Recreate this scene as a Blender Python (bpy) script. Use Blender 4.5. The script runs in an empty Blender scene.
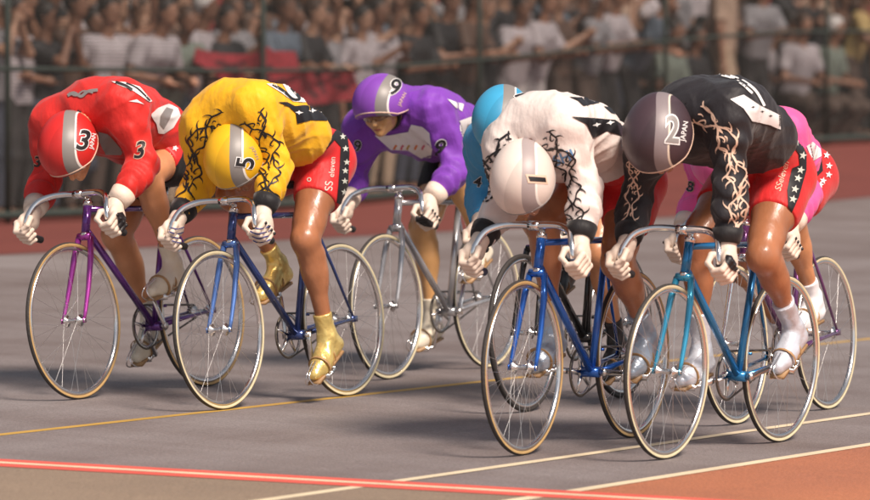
import bpy, bmesh, math, random
import numpy as np
from mathutils import Vector, Matrix, Quaternion
from mathutils.bvhtree import BVHTree
random.seed(7); rng = np.random.default_rng(7)
S = bpy.context.scene
COL = S.collection
# ------------------------------------------------------------------ camera
F_PX = 4435.0; CAMZ = 1.63; PITCH = math.atan((250-93)/F_PX)
cam_d = bpy.data.cameras.new('camera'); cam = bpy.data.objects.new('camera', cam_d); COL.objects.link(cam)
S.camera = cam; cam.location = (0, 0, CAMZ); cam.rotation_euler = (math.pi/2-PITCH, 0, 0)
cam_d.sensor_width = 36; cam_d.lens = 36*F_PX/870; cam_d.clip_start = 0.5; cam_d.clip_end = 600
cam_d.dof.use_dof = True; cam_d.dof.focus_distance = 18.0; cam_d.dof.aperture_fstop = 3.2
CR = Matrix.Rotation(math.pi/2-PITCH, 3, 'X')
CO = Vector((0, 0, CAMZ))
def ray(px, py):
    return (CR @ Vector(((px-435)/F_PX, (250-py)/F_PX, -1))).normalized()
# track frame: l = outward across the track, u = along it away from the camera
NL = Vector((-0.857, 0.515, 0)); DU = Vector((0.515, 0.857, 0))
BANK = 0.03
def sstep(t):
    t = max(0.0, min(1.0, t)); return t*t*(3-2*t)
def gh(u, l):
    z = BANK*l
    if l > 13:
        z += 0.47*sstep((u-31)/12.0)*min(1.3, ((l-13)/7.5))**2
    if l < -8: z = BANK*-8
    return z
def wpt(u, l, dz=0.0):
    p = NL*l + DU*u; p.z = gh(u, l)+dz; return p
def ground_hit(px, py):
    d = ray(px, py)
    # plane z = BANK * (n . p)
    t = CAMZ/(BANK*(d.x*NL.x+d.y*NL.y)-d.z)
    return CO + d*t
def ul(p): return (p.x*DU.x+p.y*DU.y, p.x*NL.x+p.y*NL.y)
# ------------------------------------------------------------------ materials
MATS = {}
def mat(name, col, rough=0.5, metal=0.0, bump=0.0, bscale=30, noise=0.0, nscale=8, spec=0.5, sheen=0.0, coat=0.0, stretch=(1,1,1), sss=0):
    if name in MATS: return MATS[name]
    m = bpy.data.materials.new(name); m.use_nodes = True; nt = m.node_tree; N = nt.nodes; L = nt.links
    b = N['Principled BSDF']; b.inputs['Base Color'].default_value = (*col, 1); b.inputs['Roughness'].default_value = rough
    b.inputs['Metallic'].default_value = metal; b.inputs['Specular IOR Level'].default_value = spec
    b.inputs['Sheen Weight'].default_value = sheen; b.inputs['Coat Weight'].default_value = coat
    if sss:
        b.inputs['Subsurface Weight'].default_value = sss; b.inputs['Subsurface Radius'].default_value = (0.012, 0.005, 0.003); b.inputs['Subsurface Scale'].default_value = 1.0
    if bump or noise:
        tc = N.new('ShaderNodeTexCoord'); mp = N.new('ShaderNodeMapping'); mp.inputs['Scale'].default_value = stretch
        L.new(tc.outputs['Object'], mp.inputs[0])
    if noise:
        n = N.new('ShaderNodeTexNoise'); n.inputs['Scale'].default_value = nscale; n.inputs['Detail'].default_value = 5
        L.new(mp.outputs[0], n.inputs['Vector'])
        r = N.new('ShaderNodeMapRange'); r.inputs['From Min'].default_value = 0.3; r.inputs['From Max'].default_value = 0.7
        r.inputs['To Min'].default_value = 1-noise; r.inputs['To Max'].default_value = 1+noise
        L.new(n.outputs[0], r.inputs[0])
        mx = N.new('ShaderNodeVectorMath'); mx.operation = 'SCALE'; mx.inputs[0].default_value = col
        L.new(r.outputs[0], mx.inputs['Scale']); L.new(mx.outputs[0], b.inputs['Base Color'])
    if bump:
        n = N.new('ShaderNodeTexNoise'); n.inputs['Scale'].default_value = bscale; n.inputs['Detail'].default_value = 4
        L.new(mp.outputs[0], n.inputs['Vector'])
        bp = N.new('ShaderNodeBump'); bp.inputs['Strength'].default_value = bump; bp.inputs['Distance'].default_value = 0.02
        L.new(n.outputs[0], bp.inputs['Height']); L.new(bp.outputs[0], b.inputs['Normal'])
    MATS[name] = m; return m
def cloth(name, col, rough=0.42, bump=0.28):
    if name in MATS: return MATS[name]
    m = _cloth(name, col, rough, bump); nt = m.node_tree; N = nt.nodes; L = nt.links; b = N['Principled BSDF']
    tc = N.new('ShaderNodeTexCoord'); mp = N.new('ShaderNodeMapping'); mp.inputs['Scale'].default_value = (1.0, 1.5, .62); L.new(tc.outputs['Object'], mp.inputs[0])
    n = N.new('ShaderNodeTexNoise'); n.noise_type = 'RIDGED_MULTIFRACTAL'; n.inputs['Scale'].default_value = 3.6; n.inputs['Detail'].default_value = 1.5; n.inputs['Distortion'].default_value = .7
    L.new(mp.outputs[0], n.inputs['Vector'])
    w_ = N.new('ShaderNodeTexNoise'); w_.inputs['Scale'].default_value = 420; L.new(tc.outputs['Object'], w_.inputs['Vector'])
    b1 = N.new('ShaderNodeBump'); b1.inputs['Strength'].default_value = .8; b1.inputs['Distance'].default_value = .028; L.new(n.outputs[0], b1.inputs['Height'])
    old = b.inputs['Normal'].links[0].from_socket; L.new(old, b1.inputs['Normal'])
    b2 = N.new('ShaderNodeBump'); b2.inputs['Strength'].default_value = .25; b2.inputs['Distance'].default_value = .002; L.new(w_.outputs[0], b2.inputs['Height']); L.new(b1.outputs[0], b2.inputs['Normal']); L.new(b2.outputs[0], b.inputs['Normal'])
    return m
def _cloth(name, col, rough=0.42, bump=0.28):
    return mat(name, col, rough+.16, bump=bump*1.8, bscale=11, noise=0.08, nscale=5, sheen=0.12, spec=.35, stretch=(1, 1.6, .8))
chrome = mat('chrome', (0.82, 0.8, 0.8), 0.13, 1.0, noise=0.05)
alloy = mat('polished_alloy', (0.68, 0.67, 0.67), 0.24, 1.0, noise=0.06)
rimm = mat('rim_alloy', (0.8, 0.78, 0.77), 0.2, 1.0, noise=0.05)
tyre_dark = mat('tyre_tread', (0.035, 0.03, 0.028), 0.7, bump=0.2, bscale=90)
tyre_tan = mat('tyre_sidewall_tan', (0.48, 0.31, 0.13), 0.5, noise=0.1, nscale=20)
tyre_cream = mat('tyre_sidewall_cream', (0.66, 0.58, 0.38), 0.5, noise=0.08, nscale=20)
steel_spoke = mat('spoke_steel', (0.75, 0.73, 0.72), 0.3, 1.0)
black_rub = mat('black_rubber', (0.02, 0.02, 0.022), 0.5, noise=0.1)
chainm = mat('chain_steel', (0.16, 0.14, 0.12), 0.4, 0.9, noise=0.3, nscale=90)
leatherb = mat('strap_leather', (0.38, 0.22, 0.1), 0.5, noise=0.2, nscale=30)
skin = mat('skin', (0.55, 0.25, 0.12), 0.4, noise=0.16, nscale=9, bump=0.22, bscale=16, coat=0.1, sss=0.06, stretch=(1.3, 1.3, .6))
skin2 = mat('skin_deep', (0.37, 0.15, 0.072), 0.34, noise=0.16, nscale=9, bump=0.22, bscale=16, coat=0.12, sss=0.05, stretch=(1.3, 1.3, .6))
glovem = mat('glove_leather', (0.74, 0.60, 0.50), 0.55, noise=0.08, bump=0.2, bscale=30)
blackc = cloth('black_cloth', (0.012, 0.011, 0.013), 0.45)
redc = cloth('red_shorts_cloth', (0.62, 0.02, 0.022), 0.4)
whitep = mat('white_print', (0.8, 0.78, 0.78), 0.5, noise=0.04)
blackp = mat('black_print', (0.012, 0.01, 0.012), 0.5, noise=0.04)
greyp = mat('grey_print', (0.26, 0.24, 0.235), 0.45, noise=0.05)
creamp = mat('cream_print', (0.72, 0.5, 0.38), 0.5, noise=0.05)
starp = mat('star_print', (0.55, 0.56, 0.5), 0.5, noise=0.05)
starw = mat('star_print_white', (0.8, 0.78, 0.8), 0.5, noise=0.05)
hairm = mat('black_hair', (.015, .01, .009), .5, bump=.5, bscale=60, noise=.2)
# ------------------------------------------------------------------ objects
def link(o, parent=None):
    COL.objects.link(o)
    if parent is not None: o.parent = parent
    return o
def empty(name, M, label=None, cat=None, group=None):
    o = bpy.data.objects.new(name, None); o.empty_display_size = 0.2; COL.objects.link(o); o.matrix_world = M
    if label: o['label'] = label
    if cat: o['category'] = cat
    if group: o['group'] = group
    return o
def tag(o, label=None, cat=None, group=None, kind=None):
    if label: o['label'] = label
    if cat: o['category'] = cat
    if group: o['group'] = group
    if kind: o['kind'] = kind
    return o
def mk(name, V, Fc, m, parent=None, smooth=True, mi=None):
    me = bpy.data.meshes.new(name); me.from_pydata([tuple(v) for v in V], [], Fc)
    ms = m if isinstance(m, (list, tuple)) else [m]
    for x in ms: me.materials.append(x)
    me.polygons.foreach_set('use_smooth', [smooth]*len(me.polygons))
    if mi is not None: me.polygons.foreach_set('material_index', mi)
    me.update(); o = bpy.data.objects.new(name, me); return link(o, parent)
class MB:
    """collects shapes into one mesh"""
    def __init__(s): s.V = []; s.F = []; s.I = []; s.m = 0
    def add(s, V, Fc):
        n = len(s.V); s.V += [Vector(v) for v in V]; s.F += [tuple(i+n for i in f) for f in Fc]; s.I += [s.m]*len(Fc)
    def tube(s, pts, r, n=10, caps=True, closed=False, flat=None):
        pts = [Vector(p) for p in pts]; k = len(pts)
        rs = r if isinstance(r, (list, tuple)) else [r]*k
        V = []; Fc = []; up = None
        for i, p in enumerate(pts):
            if closed: t = (pts[(i+1) % k]-pts[i-1]).normalized()
            else: t = (pts[min(i+1, k-1)]-pts[max(i-1, 0)]).normalized()
            if up is None:
                a = Vector((0, 0, 1)) if abs(t.z) < 0.9 else Vector((0, 1, 0))
                up = (a-t*a.dot(t)).normalized()
            else: up = (up-t*up.dot(t)).normalized()
            b = t.cross(up)
            for j in range(n):
                an = 2*math.pi*j/n
                V.append(p+(up*math.cos(an)+b*math.sin(an)*(flat or 1))*rs[i])
        m = k if closed else k-1
        for i in range(m):
            for j in range(n):
                a = i*n+j; b2 = i*n+(j+1) % n; c = ((i+1) % k)*n+(j+1) % n; d = ((i+1) % k)*n+j
                Fc.append((a, b2, c, d))
        if caps and not closed:
            Fc.append(tuple(range(n))[::-1]); Fc.append(tuple(range((k-1)*n, k*n)))
        s.add(V, Fc)
    def box(s, c, h, R=None):
        V = []
        for x in (-1, 1):
            for y in (-1, 1):
                for z in (-1, 1):
                    v = Vector((x*h[0], y*h[1], z*h[2])); V.append(Vector(c)+(R @ v if R else v))
        s.add(V, [(0, 1, 3, 2), (4, 6, 7, 5), (0, 4, 5, 1), (2, 3, 7, 6), (0, 2, 6, 4), (1, 5, 7, 3)])
    def lathe(s, c, axis, prof, n=24):
        """prof: list of (radius, offset along axis), closed ring if first==last"""
        c = Vector(c); ax = Vector(axis).normalized(); a = Vector((0, 0, 1)) if abs(ax.z) < 0.9 else Vector((1, 0, 0))
        e1 = (a-ax*a.dot(ax)).normalized(); e2 = ax.cross(e1); V = []; Fc = []
        k = len(prof)
        for j in range(n):
            an = 2*math.pi*j/n; d = e1*math.cos(an)+e2*math.sin(an)
            for (r, o) in prof: V.append(c+d*r+ax*o)
        for j in range(n):
            for i in range(k-1):
                Fc.append((j*k+i, j*k+i+1, ((j+1) % n)*k+i+1, ((j+1) % n)*k+i))
        s.add(V, Fc)
    def build(s, name, m, parent=None, smooth=True):
        return mk(name, s.V, s.F, m, parent, smooth, s.I)
def prof_spline(pts, n=6):
    """catmull-rom through points"""
    P = [Vector(p) for p in pts]; out = []
    for i in range(len(P)-1):
        p0 = P[max(i-1, 0)]; p1 = P[i]; p2 = P[i+1]; p3 = P[min(i+2, len(P)-1)]
        for k in range(n):
            t = k/n
            out.append(0.5*((2*p1)+(p2-p0)*t+(2*p0-5*p1+4*p2-p3)*t*t+(3*p1-p0-3*p2+p3)*t**3))
    out.append(P[-1]); return out
# ------------------------------------------------------------------ implicit surfaces
class SDF:
    CAP = 0.07
    def __init__(s, lo, hi, h):
        s.lo = np.array(lo, float); s.h = h; s.n = np.ceil((np.array(hi)-s.lo)/h).astype(int)+1
        s.ax = [s.lo[i]+h*np.arange(s.n[i]) for i in range(3)]
        s.F = np.full(s.n, s.CAP, np.float32)
    def _sl(s, lo, hi):
        a = np.clip(np.floor((lo-s.lo)/s.h).astype(int), 0, s.n); b = np.clip(np.ceil((hi-s.lo)/s.h).astype(int)+1, 0, s.n)
        if np.any(b <= a): return None
        X = s.ax[0][a[0]:b[0]][:, None, None]; Y = s.ax[1][a[1]:b[1]][None, :, None]; Z = s.ax[2][a[2]:b[2]][None, None, :]
        return (slice(a[0], b[0]), slice(a[1], b[1]), slice(a[2], b[2])), X, Y, Z
    def _u(s, sl, d, k):
        f = s.F[sl]; h = np.maximum(k-np.abs(f-d), 0)/k
        s.F[sl] = np.minimum(f, d)-h*h*k*0.25
    def cone(s, a, b, ra, rb, k=0.03, clips=(), wob=None):
        a = np.array(a, float); b = np.array(b, float); m = max(ra, rb)+s.CAP
        q = s._sl(np.minimum(a, b)-m, np.maximum(a, b)+m)
        if q is None: return
        sl, X, Y, Z = q; ba = b-a; L2 = max(1e-9, ba@ba)
        t = np.clip(((X-a[0])*ba[0]+(Y-a[1])*ba[1]+(Z-a[2])*ba[2])/L2, 0, 1)
        d = np.sqrt((X-a[0]-t*ba[0])**2+(Y-a[1]-t*ba[1])**2+(Z-a[2]-t*ba[2])**2)-(ra+(rb-ra)*t)
        if wob: d = d+wob(X, Y, Z, t)
        for (p, n) in clips: d = np.maximum(d, (X-p[0])*n[0]+(Y-p[1])*n[1]+(Z-p[2])*n[2])
        s._u(sl, d.astype(np.float32), k)
    def ell(s, c, r, R=None, k=0.03, clips=()):
        c = np.array(c, float); r = np.array(r, float); m = max(r)+s.CAP
        q = s._sl(c-m, c+m)
        if q is None: return
        sl, X, Y, Z = q; X, Y, Z = X-c[0], Y-c[1], Z-c[2]
        if R is not None:
            R = np.array(R)
            P = [X*R[0, i]+Y*R[1, i]+Z*R[2, i] for i in range(3)]
        else: P = [X, Y, Z]
        k0 = np.sqrt((P[0]/r[0])**2+(P[1]/r[1])**2+(P[2]/r[2])**2)+1e-9
        k1 = np.sqrt((P[0]/r[0]**2)**2+(P[1]/r[1]**2)**2+(P[2]/r[2]**2)**2)+1e-9
        d = k0*(k0-1)/k1
        for (p, n) in clips: d = np.maximum(d, (X+c[0]-p[0])*n[0]+(Y+c[1]-p[1])*n[1]+(Z+c[2]-p[2])*n[2])
        s._u(sl, d.astype(np.float32), k)
    def clip(s, p, n):
        X = s.ax[0][:, None, None]; Y = s.ax[1][None, :, None]; Z = s.ax[2][None, None, :]
        s.F = np.maximum(s.F, ((X-p[0])*n[0]+(Y-p[1])*n[1]+(Z-p[2])*n[2]).astype(np.float32))
    def warp(s, fn):
        s.F = s.F+fn(s.ax[0][:, None, None], s.ax[1][None, :, None], s.ax[2][None, None, :]).astype(np.float32)
    def mesh(s):
        Fd = s.F; I = Fd < 0
        nx, ny, nz = Fd.shape
        c = np.zeros((nx-1, ny-1, nz-1), np.int8); offs = [(i, j, k) for i in (0, 1) for j in (0, 1) for k in (0, 1)]
        for (i, j, k) in offs: c += I[i:nx-1+i, j:ny-1+j, k:nz-1+k]
        act = (c > 0) & (c < 8); idx = np.argwhere(act); id3 = np.full(act.shape, -1, np.int64); id3[act] = np.arange(len(idx))
        val = {o: Fd[idx[:, 0]+o[0], idx[:, 1]+o[1], idx[:, 2]+o[2]] for o in offs}
        acc = np.zeros((len(idx), 3)); cnt = np.zeros(len(idx))
        for o in offs:
            for ax in range(3):
                if o[ax] == 1: continue
                o2 = list(o); o2[ax] = 1; o2 = tuple(o2)
                a, b = val[o], val[o2]; m = (a < 0) != (b < 0); t = np.where(m, a/np.where(m, a-b, 1), 0)
                p = np.tile(np.array(o, float), (len(idx), 1)); p[:, ax] += t
                acc[m] += p[m]; cnt[m] += 1
        V = (acc/cnt[:, None]+idx)*s.h+s.lo
        Q = []
        for ax in range(3):
            A = np.take(I, range(0, Fd.shape[ax]-1), axis=ax); B = np.take(I, range(1, Fd.shape[ax]), axis=ax)
            e = np.argwhere(A != B); u, v = [(1, 2), (2, 0), (0, 1)][ax]
            ok = (e[:, u] > 0) & (e[:, v] > 0) & (e[:, u] < Fd.shape[u]-1) & (e[:, v] < Fd.shape[v]-1); e = e[ok]
            ins = A[e[:, 0], e[:, 1], e[:, 2]]
            def g(du, dv):
                f = e.copy(); f[:, u] -= du; f[:, v] -= dv; return id3[f[:, 0], f[:, 1], f[:, 2]]
            q = np.stack([g(1, 1), g(0, 1), g(0, 0), g(1, 0)], 1)
            q[~ins] = q[~ins][:, ::-1]; Q.append(q)
        Q = np.concatenate(Q); Q = Q[(Q >= 0).all(1)]
        return V, Q
    def build(s, name, m, parent=None):
        V, Q = s.mesh(); me = bpy.data.meshes.new(name)
        me.vertices.add(len(V)); me.vertices.foreach_set('co', V.ravel())
        me.loops.add(len(Q)*4); me.loops.foreach_set('vertex_index', Q.ravel().astype(np.int32))
        me.polygons.add(len(Q)); me.polygons.foreach_set('loop_start', np.arange(0, len(Q)*4, 4, dtype=np.int32))
        me.polygons.foreach_set('loop_total', np.full(len(Q), 4, np.int32))
        me.polygons.foreach_set('use_smooth', np.ones(len(Q), bool))
        me.materials.append(m); me.update(calc_edges=True); me.validate()
        return link(bpy.data.objects.new(name, me), parent)
# ------------------------------------------------------------------ decals on surfaces
def world_of(o):
    M = Matrix.Identity(4); q = o
    while q: M = q.matrix_basis @ M if False else (q.matrix_parent_inverse @ q.matrix_basis) @ M; q = q.parent
    return M
BV = {}
def bvh(o):
    if o.name not in BV:
        M = world_of(o); me = o.data
        BV[o.name] = BVHTree.FromPolygons([M @ v.co for v in me.vertices], [tuple(p.vertices) for p in me.polygons])
    return BV[o.name]
def refine(V, T, mx):
    bm = bmesh.new(); vs = [bm.verts.new((v[0], v[1], 0)) for v in V]
    for t in T:
        try: bm.faces.new([vs[i] for i in t])
        except ValueError: pass
    bmesh.ops.triangulate(bm, faces=bm.faces[:])
    for _ in range(6):
        E = [e for e in bm.edges if e.calc_length() > mx]
        if not E: break
        bmesh.ops.subdivide_edges(bm, edges=E, cuts=1); bmesh.ops.triangulate(bm, faces=bm.faces[:])
    bm.verts.index_update()
    r = [(v.co.x, v.co.y) for v in bm.verts], [tuple(v.index for v in f.verts) for f in bm.faces]
    bm.free(); return r
def decal(name, V, T, m, target, off=0.002, mx=1.6, parent=None, shift=(0, 0)):
    """V: 2-D points given as directions seen from the photographer; lays them on the surface of target"""
    V, T = refine(V, T, mx); b = bvh(target); out = []
    Mi = world_of(target).inverted()
    for (x, y) in V:
        h, n, i, d = b.ray_cast(CO, ray(x+shift[0], y+shift[1]))
        if h is None: out.append(None); continue
        if n.dot(h-CO) > 0: n = -n
        out.append((h+n*off, d))
    keep = []; idm = {}
    Vn = []
    for t in T:
        if any(out[i] is None for i in t): continue
        ds = [out[i][1] for i in t]
        if max(ds)-min(ds) > 0.06: continue
        q = []
        for i in t:
            if i not in idm: idm[i] = len(Vn); Vn.append(Mi @ out[i][0])
            q.append(idm[i])
        keep.append(tuple(q))
    if not keep: return None
    return mk(name, Vn, keep, m, target)
_txt = {}
def text2d(s, bold=0.0, shear=0.0):
    key = (s, bold, shear)
    if key in _txt: return _txt[key]
    cu = bpy.data.curves.new('t', 'FONT'); cu.body = s; cu.offset = bold; cu.shear = shear; cu.align_x = 'CENTER'; cu.align_y = 'CENTER'
    o = bpy.data.objects.new('t', cu); COL.objects.link(o); bpy.context.view_layer.update()
    me = bpy.data.meshes.new_from_object(o.evaluated_get(bpy.context.evaluated_depsgraph_get()))
    V = [(v.co.x, v.co.y) for v in me.vertices]; T = [tuple(p.vertices) for p in me.polygons]
    bpy.data.objects.remove(o); bpy.data.curves.remove(cu); bpy.data.meshes.remove(me)
    _txt[key] = (V, T); return V, T
def text_decal(s, c, size, ang, m, target, bold=0.0, off=0.002, sx=1.0, shear=0.0, name='number', sq=0.0):
    V, T = text2d(s, bold, shear); a = math.radians(ang); ca, sa = math.cos(a), math.sin(a); P = []
    for (x, y) in V:
        x, y = x*size*sx, y*size
        x += y*sq
        P.append((c[0]+x*ca-y*sa, c[1]-(x*sa+y*ca)))
    return decal(name, P, T, m, target, off, mx=max(1.2, size*0.12))
def outlined(s, c, size, ang, m1, m2, target, b1=0.05, b2=0.02, **k):
    text_decal(s, c, size, ang, m1, target, bold=b1, off=0.0026, name='number_outline', **k)
    text_decal(s, c, size, ang, m2, target, bold=b2, off=0.0044, **k)
def poly_decal(name, pts, m, target, off=0.0034, **k):
    return decal(name, pts, [tuple(range(len(pts)))], m, target, off, mx=1.5, **k)
def ribbon(pts, ws):
    V = []; T = []; n = len(pts)
    for i in range(n):
        a = pts[max(i-1, 0)]; b = pts[min(i+1, n-1)]; dx, dy = b[0]-a[0], b[1]-a[1]; L = math.hypot(dx, dy) or 1
        V += [(pts[i][0]-dy/L*ws[i]/2, pts[i][1]+dx/L*ws[i]/2), (pts[i][0]+dy/L*ws[i]/2, pts[i][1]-dx/L*ws[i]/2)]
    for i in range(n-1): T.append((2*i, 2*i+1, 2*i+3, 2*i+2))
    return V, T
def curve2(pts, n=8): return [(p.x, p.y) for p in prof_spline([(a, b, 0) for a, b in pts], n)]
def tribal(path, width, m, target, lw=1.5, reps=5, seed=1, name='tribal_pattern'):
    """mirrored thorny scrollwork following a path down a sleeve"""
    rnd = random.Random(seed); P = curve2(path, 12); n = len(P)
    cum = [0]
    for i in range(1, n): cum.append(cum[-1]+math.hypot(P[i][0]-P[i-1][0], P[i][1]-P[i-1][1]))
    def at(s, w):
        s = max(0, min(1, s)); d = s*cum[-1]; i = 1
        while i < n-1 and cum[i] < d: i += 1
        f = (d-cum[i-1])/max(1e-6, cum[i]-cum[i-1]); a, b = P[i-1], P[i]
        dx, dy = b[0]-a[0], b[1]-a[1]; L = math.hypot(dx, dy) or 1
        return (a[0]+dx*f-dy/L*w*width, a[1]+dy*f+dx/L*w*width)
    V = []; T = []
    def stroke(sw, w0, w1):
        Q = curve2([at(a, b) for a, b in sw], 6); k = len(Q)
        ws = [max(0.25, (w0+(w1-w0)*i/(k-1))*math.sin(math.pi*(0.12+0.86*i/(k-1)))) for i in range(k)]
        v, t = ribbon(Q, ws); o = len(V); V.extend(v); T.extend([tuple(i+o for i in q) for q in t])
    for sg in (-1, 1):
        ph = rnd.uniform(0, .6); f = reps*.5; n_ = reps*7
        vine = lambda q: sg*(.27+.20*math.sin(2*math.pi*f*q+ph)+.06*math.sin(2*math.pi*f*2.3*q+1+ph))
        for a_ in range(0, n_, 7):                      # the vine in overlapping lengths that swell and thin
            qs = [min(1, (a_+k_)/n_) for k_ in range(0, 10)]
            if qs[3] >= 1: break
            stroke([(q, vine(q)) for q in qs if q < 1 or q == qs[3]], lw*1.5, lw*1.1)
        q = .02
        while q < .97:
            w0 = vine(q); L_ = rnd.uniform(.12, .3); up_ = rnd.choice((-1, 1))
            stroke([(q, w0), (q+.012*up_, w0+sg*L_*.5), (q+.035*up_, w0+sg*L_), (q+.06*up_, w0+sg*(L_+.02))], lw*1.5, lw*.3)
            q2 = q+rnd.uniform(.01, .03); w1 = vine(q2)
            if rnd.random() < .75: stroke([(q2, w1), (q2+.02, w1*.5), (q2+.045, w1*.28), (q2+.06, w1*.55), (q2+.045, w1*.7)], lw*1.4, lw*.5)
            q += rnd.uniform(.55, .95)/reps*.75
    for r in range(reps*2):
        q = (r+.5)/reps/2
        if rnd.random() < .6: stroke([(q-.02, rnd.uniform(-.05, .05)), (q, rnd.uniform(-.12, .12)), (q+.025, rnd.uniform(-.05, .05))], lw*1.3, lw*.5)
    return decal(name, V, T, m, target, 0.003, mx=1.6)
def star_pts(c, r, rot=0):
    return [(c[0]+math.cos(math.radians(rot-90+36*i))*(r if i % 2 == 0 else r*.42), c[1]+math.sin(math.radians(rot-90+36*i))*(r if i % 2 == 0 else r*.42)) for i in range(10)]
def stars(cs, r, m, target, rot=0, name='star_row'):
    V = []; T = []
    for c in cs:
        o = len(V); V += [c]+star_pts(c, r, rot); T += [(o, o+1+i, o+1+(i+1) % 10) for i in range(10)]
    return decal(name, V, T, m, target, 0.0048, mx=1.5)
def diamonds(cs, r, ang, m, target):
    V = []; T = []; a = math.radians(ang)
    for c in cs:
        o = len(V); P = [(1.4, 0), (.35, .3), (0, .75), (-.35, .3), (-1.4, 0), (-.35, -.3), (0, -.75), (.35, -.3)]
        V += [c]+[(c[0]+(x*math.cos(a)-y*math.sin(a))*r, c[1]+(x*math.sin(a)+y*math.cos(a))*r) for x, y in P]
        T += [(o, o+1+i, o+1+(i+1) % 8) for i in range(8)]
    return decal('diamond_row', V, T, m, target, 0.0048, mx=1.5)
# ------------------------------------------------------------------ setting
def strip(name, l0, l1, u0, u1, dz, m, nl=1, nu=60, label=None):
    V = []; Fc = []
    for i in range(nu+1):
        for j in range(nl+1): V.append(wpt(u0+(u1-u0)*i/nu, l0+(l1-l0)*j/nl, dz))
    for i in range(nu):
        for j in range(nl):
            a = i*(nl+1)+j; Fc.append((a, a+nl+1, a+nl+2, a+1))
    return mk(name, V, Fc, m)
def asphalt(name, col, col2, streak=0.5):
    m = bpy.data.materials.new(name); m.use_nodes = True; nt = m.node_tree; N = nt.nodes; L = nt.links
    b = N['Principled BSDF']; b.inputs['Roughness'].default_value = 0.62; b.inputs['Specular IOR Level'].default_value = 0.35
    tc = N.new('ShaderNodeTexCoord'); rot = N.new('ShaderNodeMapping'); rot.inputs['Rotation'].default_value = (0, 0, -math.atan2(DU.y, DU.x))
    L.new(tc.outputs['Object'], rot.inputs[0])
    def noise(scale, st, det=5):
        mp = N.new('ShaderNodeMapping'); mp.inputs['Scale'].default_value = st; L.new(rot.outputs[0], mp.inputs[0])
        n = N.new('ShaderNodeTexNoise'); n.inputs['Scale'].default_value = scale; n.inputs['Detail'].default_value = det; n.inputs['Roughness'].default_value = 0.6
        L.new(mp.outputs[0], n.inputs['Vector']); return n
    n1 = noise(1.0, (0.35, 1.6, 1)); n2 = noise(1.0, (1.9, 0.10, 1), 3); n3 = noise(90, (1, 1, 1), 2)
    cr = N.new('ShaderNodeValToRGB'); cr.color_ramp.elements[0].position = 0.36; cr.color_ramp.elements[1].position = 0.66
    cr.color_ramp.elements[0].color = (*col2, 1); cr.color_ramp.elements[1].color = (*col, 1)
    ad = N.new('ShaderNodeMath'); ad.operation = 'ADD'; L.new(n1.outputs[0], ad.inputs[0]); L.new(n2.outputs[0], ad.inputs[1])
    hf = N.new('ShaderNodeMath'); hf.operation = 'MULTIPLY'; hf.inputs[1].default_value = 0.5; L.new(ad.outputs[0], hf.inputs[0])
    L.new(hf.outputs[0], cr.inputs[0])
    mr = N.new('ShaderNodeMapRange'); mr.inputs['From Min'].default_value = .3; mr.inputs['From Max'].default_value = .7; mr.inputs['To Min'].default_value = 0.78; mr.inputs['To Max'].default_value = 1.22
    L.new(n3.outputs[0], mr.inputs[0])
    sc = N.new('ShaderNodeVectorMath'); sc.operation = 'SCALE'; L.new(cr.outputs[0], sc.inputs[0]); L.new(mr.outputs[0], sc.inputs['Scale'])
    L.new(sc.outputs[0], b.inputs['Base Color'])
    bp = N.new('ShaderNodeBump'); bp.inputs['Strength'].default_value = 0.6; bp.inputs['Distance'].default_value = 0.006
    L.new(n3.outputs[0], bp.inputs['Height']); L.new(bp.outputs[0], b.inputs['Normal'])
    return m
grey_a = asphalt('track_grey', (0.25, 0.22, 0.22), (0.15, 0.118, 0.112))
red_a = asphalt('track_red', (0.19, 0.055, 0.045), (0.15, 0.045, 0.038))
apron_a = asphalt('apron_red', (0.46, 0.17, 0.085), (0.36, 0.135, 0.075))
tan_a = asphalt('tan_surface', (0.29, 0.215, 0.155), (0.22, 0.165, 0.125))
brown_a = asphalt('brown_band_surface', (0.20, 0.135, 0.115), (0.165, 0.12, 0.105))  # browner asphalt tone for the cross bands
dark_g = asphalt('dark_ground', (0.05, 0.048, 0.045), (0.04, 0.038, 0.036))
LF = 20.5    # fence line
g = strip('ground', -60, LF+40, -40, 260, -0.12, dark_g, nl=50, nu=100); tag(g, kind='structure')
tr = strip('track', -8, LF+0.6, -20, 200, 0.0, grey_a, nl=57, nu=180); tag(tr, kind='structure')
rb = strip('track_outer_band', 17.9, LF+0.55, -20, 200, 0.004, red_a, nl=6, nu=180); tag(rb, kind='structure')
def line_l(p1, p2):
    a = ul(ground_hit(*p1)); b = ul(ground_hit(*p2)); return a, b
for nm, a, b in (('yellow', (0, 435), (480, 382)), ('w1', (270, 500), (870, 414)), ('w2', (520, 500), (870, 445)), ('fin', (0, 463.5), (640, 499.5))):
    print('LINE', nm, [tuple(round(q, 2) for q in v) for v in line_l(a, b)])
def painted(name, pa, pb, w, m, dz, ext=(0, 0), kind='structure', label=None):
    a = ground_hit(*pa); b = ground_hit(*pb); d = (b-a); d.normalize(); a = a-d*ext[0]; b = b+d*ext[1]
    sd = Vector((-d.y, d.x, 0)).normalized(); V = []; Fc = []; n = 60
    for i in range(n+1):
        p = a.lerp(b, i/n)
        for s_ in (-1, 1):
            q = p+sd*(w/2*s_); u, l = ul(q); V.append((q.x, q.y, gh(u, l)+dz))
    for i in range(n): Fc.append((2*i, 2*i+2, 2*i+3, 2*i+1))
    o = mk(name, V, Fc, m); tag(o, label=label, kind=kind); return o
p_white = mat('white_paint', (0.72, 0.6, 0.42), 0.6, noise=0.12, nscale=3)
p_yel = mat('yellow_paint', (0.50, 0.30, 0.06), 0.6, noise=0.15, nscale=3)
p_red = mat('red_paint', (0.70, 0.11, 0.08), 0.6, noise=0.12, nscale=3)
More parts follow.
